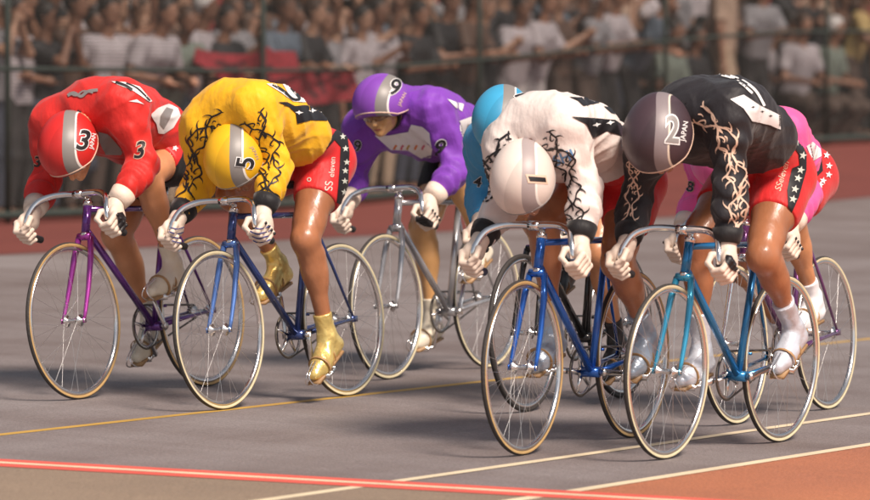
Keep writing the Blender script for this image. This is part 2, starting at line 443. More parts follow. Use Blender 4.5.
painted('yellow_lane_line', (0, 435), (480, 382), 0.05, p_yel, 0.0012, (8, 30))
painted('white_lane_line', (270, 500), (870, 414), 0.05, p_white, 0.0024, (6, 40))
painted('white_apron_line', (520, 500), (870, 445), 0.055, p_white, 0.0026, (6, 40))
painted('red_finish_line', (0, 463.5), (640, 499.5), 0.25, p_red, 0.0032, (8, 8))
painted('white_finish_stripe', (0, 463.5), (640, 499.5), 0.055, p_white, 0.0040, (8, 8))
# apron inside the inner white line, and the tan surface in front of the finish line
def zone(name, pts, m, dz):
    V = []
    for p in pts:
        u, l = ul(p); V.append((p.x, p.y, gh(u, l)+dz))
    o = mk(name, V, [tuple(range(len(V)))], m); tag(o, kind='structure'); return o
a2, b2 = ground_hit(520, 500), ground_hit(870, 445); d2 = (b2-a2).normalized(); inn = Vector((0.857, -0.515, 0))
zone('apron', [a2-d2*8, a2-d2*8+inn*6, b2+d2*30+inn*6, b2+d2*30], apron_a, 0.0008)
fa, fb = ground_hit(0, 463.5), ground_hit(640, 499.5); df = (fb-fa).normalized(); tow = Vector((-.515, -.857, 0))
zone('finish_surface', [fa-df*8, fa-df*8+tow*5, fb+df*0.4+tow*5, fb+df*0.4], tan_a, 0.0015)
# brown bands across the track before the line
def band(pts_px, dz, nm):
    P = [ground_hit(*p) for p in pts_px]
    zone(nm, P, brown_a, dz)
# ------------------------------------------------------------------ fence
fence_g = mat('fence_green_paint', (0.03, 0.04, 0.034), 0.6, noise=0.15, nscale=10)
def net_mat():
    m = bpy.data.materials.new('green_netting'); m.use_nodes = True; nt = m.node_tree; N = nt.nodes; L = nt.links
    out = N['Material Output']; b = N['Principled BSDF']; b.inputs['Base Color'].default_value = (0.03, 0.032, 0.03, 1); b.inputs['Roughness'].default_value = 0.8
    tc = N.new('ShaderNodeTexCoord'); sp = N.new('ShaderNodeSeparateXYZ'); L.new(tc.outputs['UV'], sp.inputs[0])
    def lines(o, pitch, duty):
        a = N.new('ShaderNodeMath'); a.operation = 'MULTIPLY'; a.inputs[1].default_value = 1/pitch; L.new(o, a.inputs[0])
        f = N.new('ShaderNodeMath'); f.operation = 'FRACT'; L.new(a.outputs[0], f.inputs[0])
        c = N.new('ShaderNodeMath'); c.operation = 'LESS_THAN'; c.inputs[1].default_value = duty; L.new(f.outputs[0], c.inputs[0]); return c
    a = lines(sp.outputs[0], 0.03, 0.16); c = lines(sp.outputs[1], 0.03, 0.16)
    mx = N.new('ShaderNodeMath'); mx.operation = 'MAXIMUM'; L.new(a.outputs[0], mx.inputs[0]); L.new(c.outputs[0], mx.inputs[1])
    t = N.new('ShaderNodeBsdfTransparent'); ms = N.new('ShaderNodeMixShader'); L.new(mx.outputs[0], ms.inputs[0]); L.new(t.outputs[0], ms.inputs[1]); L.new(b.outputs[0], ms.inputs[2])
    L.new(ms.outputs[0], out.inputs[0]); return m
U0, U1 = 14.0, 62.0; FH = 3.2
fr = empty('fence', Matrix.Translation(wpt(U0, LF)), 'dark green wire mesh fence running along the outer edge of the track', 'fence')
fi = Matrix.Translation(-wpt(U0, LF))
mb = MB(); n = 60
for i in range(n+1):
    for j in range(2): mb.V.append(fi @ wpt(U0+(U1-U0)*i/n, LF, 0.05+FH*j))
for i in range(n): mb.F.append((2*i, 2*i+2, 2*i+3, 2*i+1)); mb.I.append(0)
net = mb.build('mesh_panel', net_mat(), fr)
uv = net.data.uv_layers.new(name='UVMap')
for p in net.data.polygons:
    for li in p.loop_indices:
        v = net.data.loops[li].vertex_index; uv.data[li].uv = ((v//2)*(U1-U0)/n, (v % 2)*FH)
uu = 16.9
while uu < U1:
    mb = MB(); mb.tube([fi @ wpt(uu, LF, -0.05), fi @ wpt(uu, LF, FH+0.1)], 0.025, 10); mb.build('post', fence_g, fr); uu += 3.6
for hz, nm in ((1.2, 'rail'), (0.07, 'rail'), (2.2, 'rail'), (FH, 'rail')):
    mb = MB(); mb.tube([fi @ wpt(U0+(U1-U0)*i/n, LF, hz) for i in range(n+1)], 0.018 if hz > .1 else 0.035, 8); mb.build(nm, fence_g, fr)
# ------------------------------------------------------------------ grandstand
conc = mat('stand_concrete', (0.12, 0.115, 0.11), 0.8, noise=0.15, nscale=2, bump=0.1)
dwall = mat('stand_dark_wall', (0.03, 0.032, 0.03), 0.8, noise=0.3, nscale=1.2)
shade_roofm = mat('shade_roof_sheet', (0.1, 0.1, 0.1), 0.7, noise=0.1, nscale=1)
gs = empty('grandstand', Matrix.Translation(wpt(U0, LF+1)), 'dark grandstand with stepped terraces and added shade cover behind the fence', 'grandstand')
gi = Matrix.Translation(-wpt(U0, LF+1))
def prism(l0, l1, z0, z1, m, nm, parent, u0=U0-4, u1=U1+6):
    V = []; Fc = []; n = 30
    for i in range(n+1):
        u = u0+(u1-u0)*i/n
        for (l, z) in ((l0, z0), (l1, z0), (l1, z1), (l0, z1)):
            p = NL*l+DU*u; p.z = gh(u, LF)+z; V.append(gi @ p)
    for i in range(n):
        for j in range(4):
            a = i*4+j; b = i*4+(j+1) % 4; Fc.append((a, b, b+4, a+4))
    Fc += [(3, 2, 1, 0), (n*4, n*4+1, n*4+2, n*4+3)]
    return mk(nm, V, Fc, m, parent, False)
STEPS = [(21.6, 22.5, 0.12), (22.5, 23.4, 0.3), (23.4, 24.3, 0.5)]
prism(LF+.62, 21.6, -.3, 0.02, conc, 'walkway', gs)
for (a, b, h) in STEPS: prism(a, b, -.3, h, conc, 'terrace_step', gs)
prism(24.32, 24.6, -.3, 5.2, dwall, 'back_wall', gs)
prism(LF+.3, 24.9, 4.6, 4.75, shade_roofm, 'shade_roof', gs)  # unseen cover added above the stand to keep sun off the rear rows
for k in range(8):
    mb = MB(); p = wpt(U0+k*6.3, 24.1); mb.tube([gi @ (p+Vector((0, 0, .5))), gi @ (p+Vector((0, 0, 4.6)))], 0.09, 10); mb.build('column', fence_g, gs)
# ------------------------------------------------------------------ bicycles
XO = 0.97                      # local x of the front axle measured from the rear axle
def v(x, y, z): return Vector((x-XO, y, z))
WR = 0.335
def wheel(root, X, side, rear=False, crank=0, name='wheel'):
    c = v(X, 0, WR); e = bpy.data.objects.new('wheel', None); link(e, root); e.location = c; e.empty_display_size = .1
    mb = MB(); Y = Vector((0, 1, 0)); rt = 0.0104; R = WR-rt
    pr = [(R+rt*math.cos(a), rt*math.sin(a)) for a in [math.radians(d) for d in range(0, 361, 30)]]
    # tread (dark) and sidewalls (coloured)
    mb.m = 1; mb.lathe((0, 0, 0), Y, [(R+rt*math.cos(a), rt*math.sin(a)) for a in [math.radians(d) for d in (-66, -40, -20, 0, 20, 40, 66)]], 84)
    mb.m = 0
    mb.lathe((0, 0, 0), Y, [(R+rt*math.cos(a), rt*math.sin(a)) for a in [math.radians(d) for d in (66, 90, 120, 150, 180, 210, 240, 270, 294)]], 84)
    mb.build('tyre', [side, tyre_dark], e)
    mb = MB(); r0 = WR-2*rt+0.003
    mb.lathe((0, 0, 0), Y, [(r0, -.0095), (r0-.011, -.0095), (r0-.016, -.004), (r0-.016, .004), (r0-.011, .0095), (r0, .0095), (r0-.003, 0), (r0, -.0095)], 84)
    mb.build('rim', rimm, e)
    mb = MB(); hw = 0.035 if not rear else 0.038
    mb.lathe((0, 0, 0), Y, [(0.004, -.062), (.008, -.06), (.008, -hw-.006), (.026, -hw-.002), (.026, -hw+.002), (.011, -hw+.008), (.010, 0), (.011, hw-.008), (.026, hw-.002), (.026, hw+.002), (.008, hw+.006), (.008, .06), (.004, .062)], 20)
    mb.build('hub', alloy, e)
    mb = MB(); N_ = 32
    for i in range(N_):
        s_ = 1 if i % 2 else -1; a = 2*math.pi*i/N_; lead = math.radians(52) if (i//2) % 2 else -math.radians(52)
        p = Vector((math.cos(a+lead)*.024, s_*hw, math.sin(a+lead)*.024)); q = Vector((math.cos(a)*(r0-.014), s_*.002, math.sin(a)*(r0-.014)))
        mb.tube([p, q], 0.0008, 5, caps=False)
    o = mb.build('spokes', steel_spoke, e)
    return e
BB = v(.375, 0, .285)
def bar_path(hw, s):
    K = hw/0.215
    P = [(.868, 0, .872), (.874, .06, .876), (.89, .125*K, .872), (.922, .178*K, .85), (.955, .203*K, .805), (.966, .212*K, .762), (.948, .215*K, .726), (.91, .217*K, .703), (.86, .219*K, .692)]
    return prof_spline([v(x, s*y, z) for x, y, z in P], 6)
def bike(root, o):
    fm, side = o['frame'], o['tyre']
    fk = o.get('fork', fm); hw = o.get('hw', .215)
    st_top = v(.228, 0, .815); ht_b = v(.838, 0, .705); ht_t = v(.806, 0, .825)
    mb = MB()
    mb.tube([ht_b-(ht_t-ht_b)*.05, ht_t], .0185, 14)
    mb.tube([ht_t.lerp(ht_b, .16), st_top.lerp(BB, .03)], .0128, 12)
    mb.tube([ht_b.lerp(ht_t, .15), BB], .0155, 12)
    mb.tube([BB, st_top], .0143, 12)
    mb.tube([BB+Vector((0, -.036, 0)), BB+Vector((0, .036, 0))], .021, 16)
    for s in (-1, 1):
        mb.tube([BB+Vector((-.01, s*.022, 0)), v(.22, s*.045, .31), v(.01, s*.06, .335)], [.012, .0105, .007], 8)
        mb.tube([st_top+Vector((.004, s*.014, -.02)), v(.12, s*.04, .57), v(.008, s*.058, .345)], [.0075, .007, .006], 8)
        mb.box(v(0, s*.061, .336), (.022, .0025, .013))
    mb.tube([v(.30, -.02, .37), v(.30, .02, .37)], .006, 8)
    fr_ = mb.build('frame', fm, root)
    for p, q, r in ((ht_t-Vector((0, 0, .004)), ht_t+Vector((-.005, 0, .016)), .0205), (ht_b-Vector((-.004, 0, .014)), ht_b, .021)):
        mb = MB(); mb.tube([p, q], r, 14); mb.build('headset_cup', chrome, root)
    mb = MB()
    for s in (-1, 1):
        mb.tube([v(.845, s*.03, .688), v(.872, s*.043, .60), v(.915, s*.05, .47), v(.955, s*.054, .37), v(XO, s*.055, .335)], [.0135, .0135, .011, .0085, .007], 10)
        mb.box(v(XO, s*.057, .335), (.010, .0022, .011))
    mb.tube([v(.845, -.032, .69), v(.845, .032, .69)], .0165, 10)
    mb.build('fork', fk, root)
    if o.get('forkchrome'):
        mb = MB()
        for s in (-1, 1): mb.tube([v(.916, s*.0503, .468), v(.955, s*.0543, .37), v(XO-.001, s*.0553, .336)], [.0114, .0089, .0074], 10)
        mb.build('fork_tip', chrome, root)
    mb = MB(); sttop = ht_t+(ht_t-ht_b).normalized()*.045
    mb.tube([ht_t, sttop], .0125, 10); mb.tube([sttop-Vector((0, 0, .008)), v(.868, 0, .872)], [.0145, .0135], 10)
    mb.tube([v(.868, -.022, .872), v(.868, .022, .872)], .0185, 12)
    mb.build('stem', o.get('stem', chrome), root)
    mb = MB(); P = bar_path(hw, -1)[::-1]+bar_path(hw, 1)[1:]
    mb.tube(P, .0138, 10); hb = mb.build('handlebar', chrome, root)
    for s in (-1, 1):
        Q = bar_path(hw, s); mb = MB(); mb.tube(Q[31:], .0155, 10); mb.build('grip', o.get('grip', black_rub), hb)
    # saddle and post
    mb = MB(); d = (st_top-BB).normalized(); mb.tube([st_top-d*.01, st_top+d*.11], .0135, 10); mb.build('seatpost', alloy, root)
    sd = SDF((-.97+.02, -.1, .84), (-.97+.42, .1, 1.0), .006)
    sx = v(0, 0, 0).x
    sd.cone((sx+.10, -.035, .935), (sx+.22, -.005, .935), .032, .02, .03); sd.cone((sx+.10, .035, .935), (sx+.22, .005, .935), .032, .02, .03); sd.cone((sx+.2, 0, .937), (sx+.36, 0, .93), .024, .018, .03)
    sd.build('saddle', o.get('saddle', blackc), root)
    wheel(root, XO, side); wheel(root, 0, side, True)
    # drivetrain
    a = math.radians(o['crank']); mb = MB(); yc = -.045
    c = BB+Vector((0, yc, 0)); RC = .096
    mb.lathe(c, (0, 1, 0), [(RC+.002, -.0015), (RC-.014, -.002), (RC-.014, .002), (RC+.002, .0015), (RC+.002, -.0015)], 48)
    for k in range(5):
        an = a+2*math.pi*k/5; q = c+Vector((math.cos(an)*(RC-.012), 0, math.sin(an)*(RC-.012))); mb.tube([c, q], [.011, .006], 6)
    mb.lathe(c, (0, 1, 0), [(.001, -.008), (.02, -.006), (.02, .006), (.001, .008)], 16)
    mb.build('chainring', alloy, root)
    mb = MB(); rc = .031; ca = v(0, yc, .335)
    pts = []
    for t in np.linspace(-95, 95, 16): pts.append(c+Vector((math.cos(math.radians(t))*RC, 0, math.sin(math.radians(t))*RC)))
    for t in np.linspace(95, 265, 9): pts.append(ca+Vector((math.cos(math.radians(t))*rc, 0, math.sin(math.radians(t))*rc)))
    mb.tube(pts, .0048, 6, closed=True); mb.build('chain', chainm, root)
    mb = MB(); mb.lathe(ca, (0, 1, 0), [(.001, -.002), (rc-.002, -.002), (rc-.002, .002), (.001, .002)], 20); mb.build('sprocket', chainm, root)
    for s in (-1, 1):
        an = a if s == -1 else a+math.pi
        d = Vector((math.cos(an), 0, math.sin(an))); p0 = BB+Vector((0, s*.058, 0)); p1 = p0+d*.168+Vector((0, s*.018, 0))
        mb = MB(); mb.tube([p0-d*.015, p0+d*.02, p1], [.017, .0125, .0115], 10, flat=.55); mb.tube([p0-Vector((0, s*.02, 0)), p0+Vector((0, s*.008, 0))], .014, 12)
        mb.build('crank_arm', alloy, root)
        pc = p1+Vector((0, s*.055, 0)); mb = MB(); mb.tube([p1, pc+Vector((0, s*.045, 0))], .007, 8)
        pt = math.radians(o.get('ped', {}).get(s, -20)); R = Matrix.Rotation(-pt, 3, 'Y')
        for xx in (-.03, .03): mb.box(pc+R @ Vector((xx, 0, 0)), (.003, .042, .012), R)
        for yy in (-.04, .04): mb.box(pc+Vector((0, yy, 0)), (.03, .003, .006), R)
        pe = mb.build('pedal', alloy, root)
        mb = MB()
        for yy in (-.018, .018):
            Q = [pc+R @ Vector(q)+Vector((0, yy, 0)) for q in ((.032, 0, .0), (.09, 0, .005), (.125, 0, .03), (.118, -yy*.6, .062), (.07, -yy*.6, .078), (.035, -yy*.6, .086))]
            mb.tube(prof_spline(Q, 4), .003, 6)
        mb.build('toe_clip', chrome, pe)
        mb = MB(); ov = []
        for t in range(0, 360, 20):
            tt = math.radians(t); ov.append(pc+R @ Vector((.012, math.cos(tt)*.052, .042+math.sin(tt)*.05)))
        mb.tube(ov, .0065, 6, closed=True, flat=.3); mb.build('strap', o.get('strap', leatherb), pe)
    return fr_
# ------------------------------------------------------------------ riders
def ik(a, c, l1, l2, pole):
    a = Vector(a); c = Vector(c); d = c-a; L = min(d.length, (l1+l2)*.999); dn = d.normalized()
    x = (l1*l1-l2*l2+L*L)/(2*L); h = math.sqrt(max(0, l1*l1-x*x)); pole = Vector(pole); p = (pole-dn*pole.dot(dn)).normalized()
    return a+dn*x+p*h
def noise3(seed, amp, f):
    r = np.random.default_rng(seed); K = [(r.normal(size=3)*f, r.uniform(0, 6.28)) for _ in range(5)]
    def fn(X, Y, Z, t=None): return amp*sum(np.sin(k[0]*X+k[1]*Y+k[2]*Z+p) for k, p in K)/2.2
    return fn
def head_frame(fd, roll=0):
    f = Vector(fd).normalized(); y = Vector((0, 1, 0)); y = (y-f*y.dot(f)).normalized(); y = Quaternion(f, math.radians(roll)) @ y; u = f.cross(y)
    return Matrix((f, y, u)).transposed()     # columns: forward, left, up
def rider(root, o):
    hx, hz = o['hip']; sx, sz = o['sh']; hips = [v(hx, s*.085, hz) for s in (-1, 1)]; hc = v(hx, o.get('hy', 0), hz)
    shy = o.get('shy', 0); sc = v(sx, shy, sz); a = math.radians(o['crank'])
    tor = (sc-hc); tl = tor.length; tn = tor.normalized(); up = Vector((0, 1, 0)).cross(tn)*-1
    if up.z < 0: up = -up
    arch = o.get('arch', .06); bw = o.get('bw', 1.0)
    spine = [hc+up*.025, hc+tor*.33+up*arch*.7, hc+tor*.66+up*(arch*.75), hc+tor*.96+up*.012]
    shj = [sc+Vector((0, s*.185*bw, o.get('shz', {}).get(s, 0))) for s in (-1, 1)]
    hw = o.get('hw', .215); head = v(*o['head']); HF = head_frame(o['fd'], o.get('hroll', 0))
    neck0 = sc+tn*.02+up*.015; neck1 = head-HF.col[2]*.06-HF.col[0]*.02
    bax = Vector((-.8, 0, -.6)); e2 = Vector((.6, 0, -.8))
    hands = []
    for s in (-1, 1):
        g = v(.953, s*hw, .733); wr = g-e2*.088-bax*.012; el = ik(shj[(s+1)//2], wr, .525*o.get('al', 1)*.535, .525*o.get('al', 1)*.465, Vector((-.7, s*o.get('elb', .45), -.3))); hands.append((g, wr, el))
    legs = []
    for s in (-1, 1):
        an = a if s == -1 else a+math.pi
        P = BB+Vector((math.cos(an)*.168, s*.128, math.sin(an)*.168)); pt = o.get('ped', {}).get(s, -20)
        R = Matrix.Rotation(-math.radians(pt), 3, 'Y')
        ball = P+R @ Vector((.005, 0, .035)); heel = P+R @ Vector((-.165, 0, .04)); ank = P+R @ Vector((-.125, 0, .115)); toe = P+R @ Vector((.075, 0, .03))
        hip = hips[(s+1)//2]; kn = ik(hip, ank, .44, .43, Vector((1, s*o.get('knee', .1), .4)))
        legs.append((hip, kn, ank, heel, ball, toe, R, P))
    TW = o.get('thick', .88)
    def torso(S_, g=0, k=.05, wob=None):
        hwid = .074
        rs = [.112, .108, .108, .088]
        for s in (-1, 1):
            for i in range(3):
                S_.cone(spine[i]+Vector((0, s*hwid*(1 if i < 2 else 1.1), 0)), spine[i+1]+Vector((0, s*hwid*(1.15 if i < 2 else .9), 0)), rs[i]*TW+g, rs[i+1]*TW+g, k, wob=wob)
            S_.cone(spine[2]+Vector((0, s*.11, -.0)), shj[(s+1)//2]+Vector((-.02, 0, 0)), .074+g, .064+g, k, wob=wob)
            S_.cone(spine[3], shj[(s+1)//2], .058+g, .063+g, k, wob=wob)
            S_.cone(hc+up*.01+Vector((-.01, s*.06, 0)), hc+up*.0+Vector((-.04, s*.07, -.02)), .11+g, .100+g, k)
        S_.cone(spine[1]+up*.015, spine[2]+up*.015, .10*TW+g, .10*TW+g, k, wob=wob); S_.cone(spine[2]+up*.015, spine[3]+up*.02-tn*.03, .10*TW+g, .085*TW+g, k, wob=wob)
        for s in (-1, 1): S_.cone(spine[1]+Vector((0, s*.085, -.01))+tn*.05, shj[(s+1)//2]+Vector((-.05, -s*.03, .0)), .082*TW+g, .066+g, k, wob=wob)
        S_.cone(sc-up*.05+tn*-.08, sc-tn*.25-up*.03, .095*TW+g, .09*TW+g, k, wob=wob)
    AR = o.get('ar', 1.0)
    def arm(S_, i, g=0, k=.03, end=1.0, clips=(), wob=None):
        gp, wr, el = hands[i]; sh = shj[i]
        S_.cone(sh, sh.lerp(el, .35), .066*AR+g, .060*AR+g, .05, wob=wob)
        S_.cone(sh.lerp(el, .3), el, .056*AR+g, .043*AR+g, k, wob=wob)
        S_.cone(el, el.lerp(wr, .35), .043+g, .044+g, k, clips=clips, wob=wob)
        S_.cone(el.lerp(wr, .35), el.lerp(wr, end), .044+g, .044+(.028-.044)*(end-.35)/.65+g, k, clips=clips, wob=wob)
    # ---- body: one continuous surface
    lo = np.array((-1.15, -.42, .02)); hi = np.array((.30, .42, 1.62))
    B = SDF(lo, hi, .0066 if o['key'] == 'purple' else .0085)
    torso(B, 0)
    B.cone(neck0, neck1, .062, .058, .04)
    B.cone(sc-tn*.02+up*.02, neck0.lerp(neck1, .4), .058, .058, .04)
    # head
    f, l_, u_ = HF.col[0], HF.col[1], HF.col[2]; Rn = np.array(HF)
    B.ell(head+u_*.02-f*.01, (.098, .078, .095), Rn, .03); B.ell(head-u_*.045+f*.03, (.065, .058, .068), Rn, .03)
    B.cone(head+f*.087-u_*.005, head+f*.108-u_*.035, .010, .014, .015)          # nose
    B.cone(head+f*.078-u_*.092, head+f*.06-u_*.095, .018, .02, .02)              # chin
    B.cone(head+f*.088-u_*.062-l_*.016, head+f*.088-u_*.062+l_*.016, .008, .008, .008)   # lips
    for s in (-1, 1):
        B.ell(head+l_*(.078*s)-u_*.02, (.018, .009, .028), Rn, .008)
        B.cone(head+f*.075+l_*(.03*s)+u_*.022, head+f*.07+l_*(.045*s)+u_*.02, .014, .012, .012)
        B.cone(head+f*.068+l_*(.04*s)-u_*.03, head+f*.055+l_*(.045*s)-u_*.04, .018, .018, .02)
    for i in (0, 1):
        arm(B, i); gp, wr, el = hands[i]; B.cone(wr, gp-e2*.058, .024, .020, .02)
        hip, kn, ank, heel, ball, toe, R, P = legs[i]; s = -1 if i == 0 else 1
        th = (kn-hip); tdn = th.normalized(); fr_ = Vector((0, 1, 0)).cross(tdn); fr_ = fr_ if fr_.x > 0 else -fr_
        B.cone(hip+fr_*-.012, hip.lerp(kn, .4)-fr_*.006, .110, .098, .035)
        B.cone(hip.lerp(kn, .3)+fr_*.012, kn.lerp(hip, .18)+fr_*.008, .094, .066, .03)
        B.cone(hip.lerp(kn, .55)+fr_*.02+Vector((0, -s*.018, 0)), kn.lerp(hip, .12)+fr_*.004+Vector((0, -s*.02, 0)), .052, .032, .025)
        B.cone(hip.lerp(kn, .5)+fr_*.018+Vector((0, s*.028, 0)), kn.lerp(hip, .25)+fr_*.004+Vector((0, s*.02, 0)), .052, .034, .025)
        B.cone(kn.lerp(hip, .2), kn, .066, .058, .03)
        sn = (ank-kn).normalized(); bk = Vector((0, 1, 0)).cross(sn); bk = bk if bk.x < 0 else -bk
        B.ell(kn-bk*.012, (.05, .046, .052), None, .03)
        B.cone(kn, kn.lerp(ank, .35)+bk*.012, .055, .054, .03)
        B.cone(kn.lerp(ank, .18)+bk*.026+Vector((0, -s*.012, 0)), kn.lerp(ank, .48)+bk*.02, .043, .040, .03)
        B.cone(kn.lerp(ank, .18)+bk*.024+Vector((0, s*.016, 0)), kn.lerp(ank, .42)+bk*.02, .040, .036, .03)
        B.cone(kn.lerp(ank, .35)+bk*.01, ank, .045, .029, .03)
        B.cone(ank, ball, .03, .026, .03); B.cone(ank, heel, .03, .024, .02)
    sk = o.get('skin', skin)
    body = B.build('body', sk, root)
    # ---- jersey
    lo2 = np.array((-1.15, -.42, .70)); J = SDF(lo2, hi, .0075); w0_ = noise3(o['seed'], .0035, 26); wm_ = noise3(o['seed']+20, .6, 9); sd_o = o['seed']*1.7
    def wob(X, Y, Z, t=None):
        p1 = 44*(.45*X+Z)+2.2*np.sin(11*X+sd_o)+2.5*np.sin(13*Y+sd_o); p2 = 38*(X*.9-.35*Z)+2.0*np.sin(14*Y+2*sd_o)+1.5*np.sin(9*Z)
        m1 = np.clip(wm_(X, Y, Z)+.45, 0, 1)
        return w0_(X, Y, Z)-.0075*m1*((1-np.abs(np.sin(p1)))**1.6-.25)-.0075*(1-m1)*((1-np.abs(np.sin(p2)))**1.6-.25)
    wf = noise3(o['seed']+3, .0055, 34)
    torso(J, .012, .085, wob)
    J.cone(sc-tn*.02+up*.05, neck0.lerp(neck1, .18), .068, .066, .03, clips=[(neck0.lerp(neck1, .35), (neck1-neck0).normalized())])
    for i in (0, 1):
        gp, wr, el = hands[i]; d = (wr-el).normalized()
        def wf2(X, Y, Z, t, el=el, d=d, q=o['seed']): 
            s_ = (X-el.x)*d.x+(Y-el.y)*d.y+(Z-el.z)*d.z
            return (.0048*np.sin(s_*78+6*Y+q+3*np.sin(40*X+20*Y)))+wf(X, Y, Z)*.6
        arm(J, i, .0125, k=.05, end=.93, clips=[(el.lerp(wr, .90), d)], wob=wf2)
    q = J._sl(np.minimum(neck0, neck1)-.12, np.maximum(neck0, neck1)+.12); sl_, X_, Y_, Z_ = q; a_ = np.array(neck0.lerp(neck1, .36)); b_ = np.array(neck1+(neck1-neck0)); ba_ = b_-a_
    t_ = np.clip(((X_-a_[0])*ba_[0]+(Y_-a_[1])*ba_[1]+(Z_-a_[2])*ba_[2])/(ba_@ba_), 0, 1); dd_ = np.sqrt((X_-a_[0]-t_*ba_[0])**2+(Y_-a_[1]-t_*ba_[1])**2+(Z_-a_[2]-t_*ba_[2])**2)-.066
    J.F[sl_] = np.maximum(J.F[sl_], -dd_.astype(np.float32))
    J.clip(hc+tor*o.get('hem', .27)-up*.02, -(tn*.85+up*.15).normalized())
    jer = J.build('jersey', o['jersey'], root)
    CO_ = SDF(lo2, hi, .006); nn = (neck1-neck0).normalized(); cA = neck0.lerp(neck1, .22); cB = neck0.lerp(neck1, .5)
    CO_.cone(cA, cB, .069, .066, .02, clips=[(cB, nn), (cA, -nn)]); CO_.build('collar', blackc, root)
    HA = SDF(lo2, hi, .007); Rn_ = np.array(HF); HA.ell(head-f*.03-u_*.01, (.082, .082, .085), Rn_, .02, clips=[(head-f*.0, f)]); HA.build('hair', hairm, root)
    # ---- shorts
    lo3 = np.array((-1.15, -.35, .55)); H = SDF(lo3, (.02, .35, 1.40), .0075)
    torso(H, .0065, .05)
    H.clip(hc+tor*(o.get('hem', .27)+.15), tn)
    for i in (0, 1):
        hip, kn, ank, heel, ball, toe, R, P = legs[i]; s = -1 if i == 0 else 1
        th = (kn-hip); tdn = th.normalized(); fr_ = Vector((0, 1, 0)).cross(tdn); fr_ = fr_ if fr_.x > 0 else -fr_
        cl = [(hip.lerp(kn, o.get('short', .52)), tdn)]
        g = .0065
        H.cone(hip+fr_*-.012, hip.lerp(kn, .4)-fr_*.006, .110+g, .098+g, .035, clips=cl)
        H.cone(hip.lerp(kn, .3)+fr_*.012, kn.lerp(hip, .18)+fr_*.008, .094+g, .066+g, .03, clips=cl)
        H.cone(hip.lerp(kn, .55)+fr_*.02+Vector((0, -s*.018, 0)), kn.lerp(hip, .12)+fr_*.004+Vector((0, -s*.02, 0)), .052+g, .032+g, .025, clips=cl)
        H.cone(hip.lerp(kn, .5)+fr_*.018+Vector((0, s*.028, 0)), kn.lerp(hip, .25)+fr_*.004+Vector((0, s*.02, 0)), .052+g, .034+g, .025, clips=cl)
    shr = H.build('shorts', o.get('shorts', redc), root)
    # ---- gloves
    gl = []
    for i in (0, 1):
        s = -1 if i == 0 else 1; gp, wr, el = hands[i]; e1 = Vector((0, s, 0)); K = 1.22
        G = SDF(np.array(gp)-np.array((.17, .09, .09)), np.array(gp)+np.array((.09, .09, .20)), .0034)
        def pol(ang, r, t): an = math.radians(ang); return gp+(e2*math.cos(an)+e1*math.sin(an))*r*K+bax*t*K
        Rp = np.array(Matrix((bax, e1, e2)).transposed())
        G.ell(pol(148, .036, .0), (.044*K, .02*K, .036*K), Rp, .016); G.ell(pol(178, .046, .002), (.037*K, .017*K, .032*K), Rp, .016)
        ln = [1.0, 1.06, 1.0, .88]
        for q in range(4):
            t = (-.031+.0205*q); r = .0102*K*(1 if q < 3 else .9); k_ = pol(112, .037, t); 
            a1 = pol(112-68*ln[q], .034, t-.002); a2_ = pol(112-128*ln[q], .030, t); a3 = pol(112-178*ln[q], .0265, t)
            G.cone(pol(140, .034, t*.9), k_, r, r*1.12, .008); G.cone(k_, a1, r*1.1, r, .004); G.cone(a1, a2_, r, r*.93, .004); G.cone(a2_, a3, r*.93, r*.82, .004)
        th0 = pol(190, .04, -.022); th1 = pol(228, .036, -.040); th2 = pol(290, .029, -.044); th3 = pol(338, .026, -.042)
        G.cone(th0, th1, .015, .013, .01); G.cone(th1, th2, .0125, .0115, .004); G.cone(th2, th3, .0115, .0095, .004)
        G.cone(wr, pol(175, .05, 0), .031, .03, .02)
        d = (wr-el).normalized(); w0 = el.lerp(wr, .80)
        G.cone(w0, wr, .040, .034, .012, clips=[(w0, -d)])
        gm = G.build('glove', o.get('glove', glovem), root); gl.append(gm)
        mb = MB(); cuff0 = el.lerp(wr, .80); cuff1 = el.lerp(wr, .93)
        if o.get('cuff'): cr = (.060, .055, .046) if o['cuff'] is blackc else (.056, .052, .046); mb.tube([el.lerp(wr, .70), el.lerp(wr, .82), el.lerp(wr, .93)], cr, 24); mb.build('cuff', o['cuff'], root)
        # studs on the knuckles
        if o.get('studs', True):
            mb = MB()
            for q in range(4):
                t = (-.031+.0205*q); c = pol(104, .0475, t); n_ = (c-pol(104, 0, t)).normalized(); mb.lathe(c, n_, [(.0005, .004), (.0055, .003), (.0078, -.004)], 10)
            mb.build('knuckle_stud', blackp, gm)
    # ---- shoes
    for i in (0, 1):
        hip, kn, ank, heel, ball, toe, R, P = legs[i]; s = -1 if i == 0 else 1
        lo4 = np.minimum(np.minimum(heel, toe), ank)-.08; hi4 = np.maximum(np.maximum(heel, toe), ank)+.14
        A = SDF(lo4, hi4, .005); Rr = np.array(R); wob = noise3(o['seed']+9+i, .0016, 60)
        A.cone(heel+R @ Vector((.012, 0, .004)), ball+R @ Vector((0, 0, .002)), .033, .040, .03, wob=wob)
        A.cone(ball+R @ Vector((-.02, 0, .012)), toe+R @ Vector((-.012, 0, .006)), .038, .027, .03, wob=wob)
        A.cone(ank+R @ Vector((.02, 0, -.02)), ball+R @ Vector((-.02, 0, .015)), .040, .034, .03, wob=wob)
        A.cone(heel+R @ Vector((.03, 0, .02)), ank, .035, .037, .03, wob=wob)
        st = o.get('shoetop', .22); dd = (ank-kn).normalized(); q = ank.lerp(kn, st)
        A.cone(ank, q, .037, .040+.05*max(0, st-.2), .02, clips=[(q-dd*.0, -dd)], wob=wob)
        A.clip(P+R @ Vector((0, 0, .010)), -(R @ Vector((0, 0, 1))))
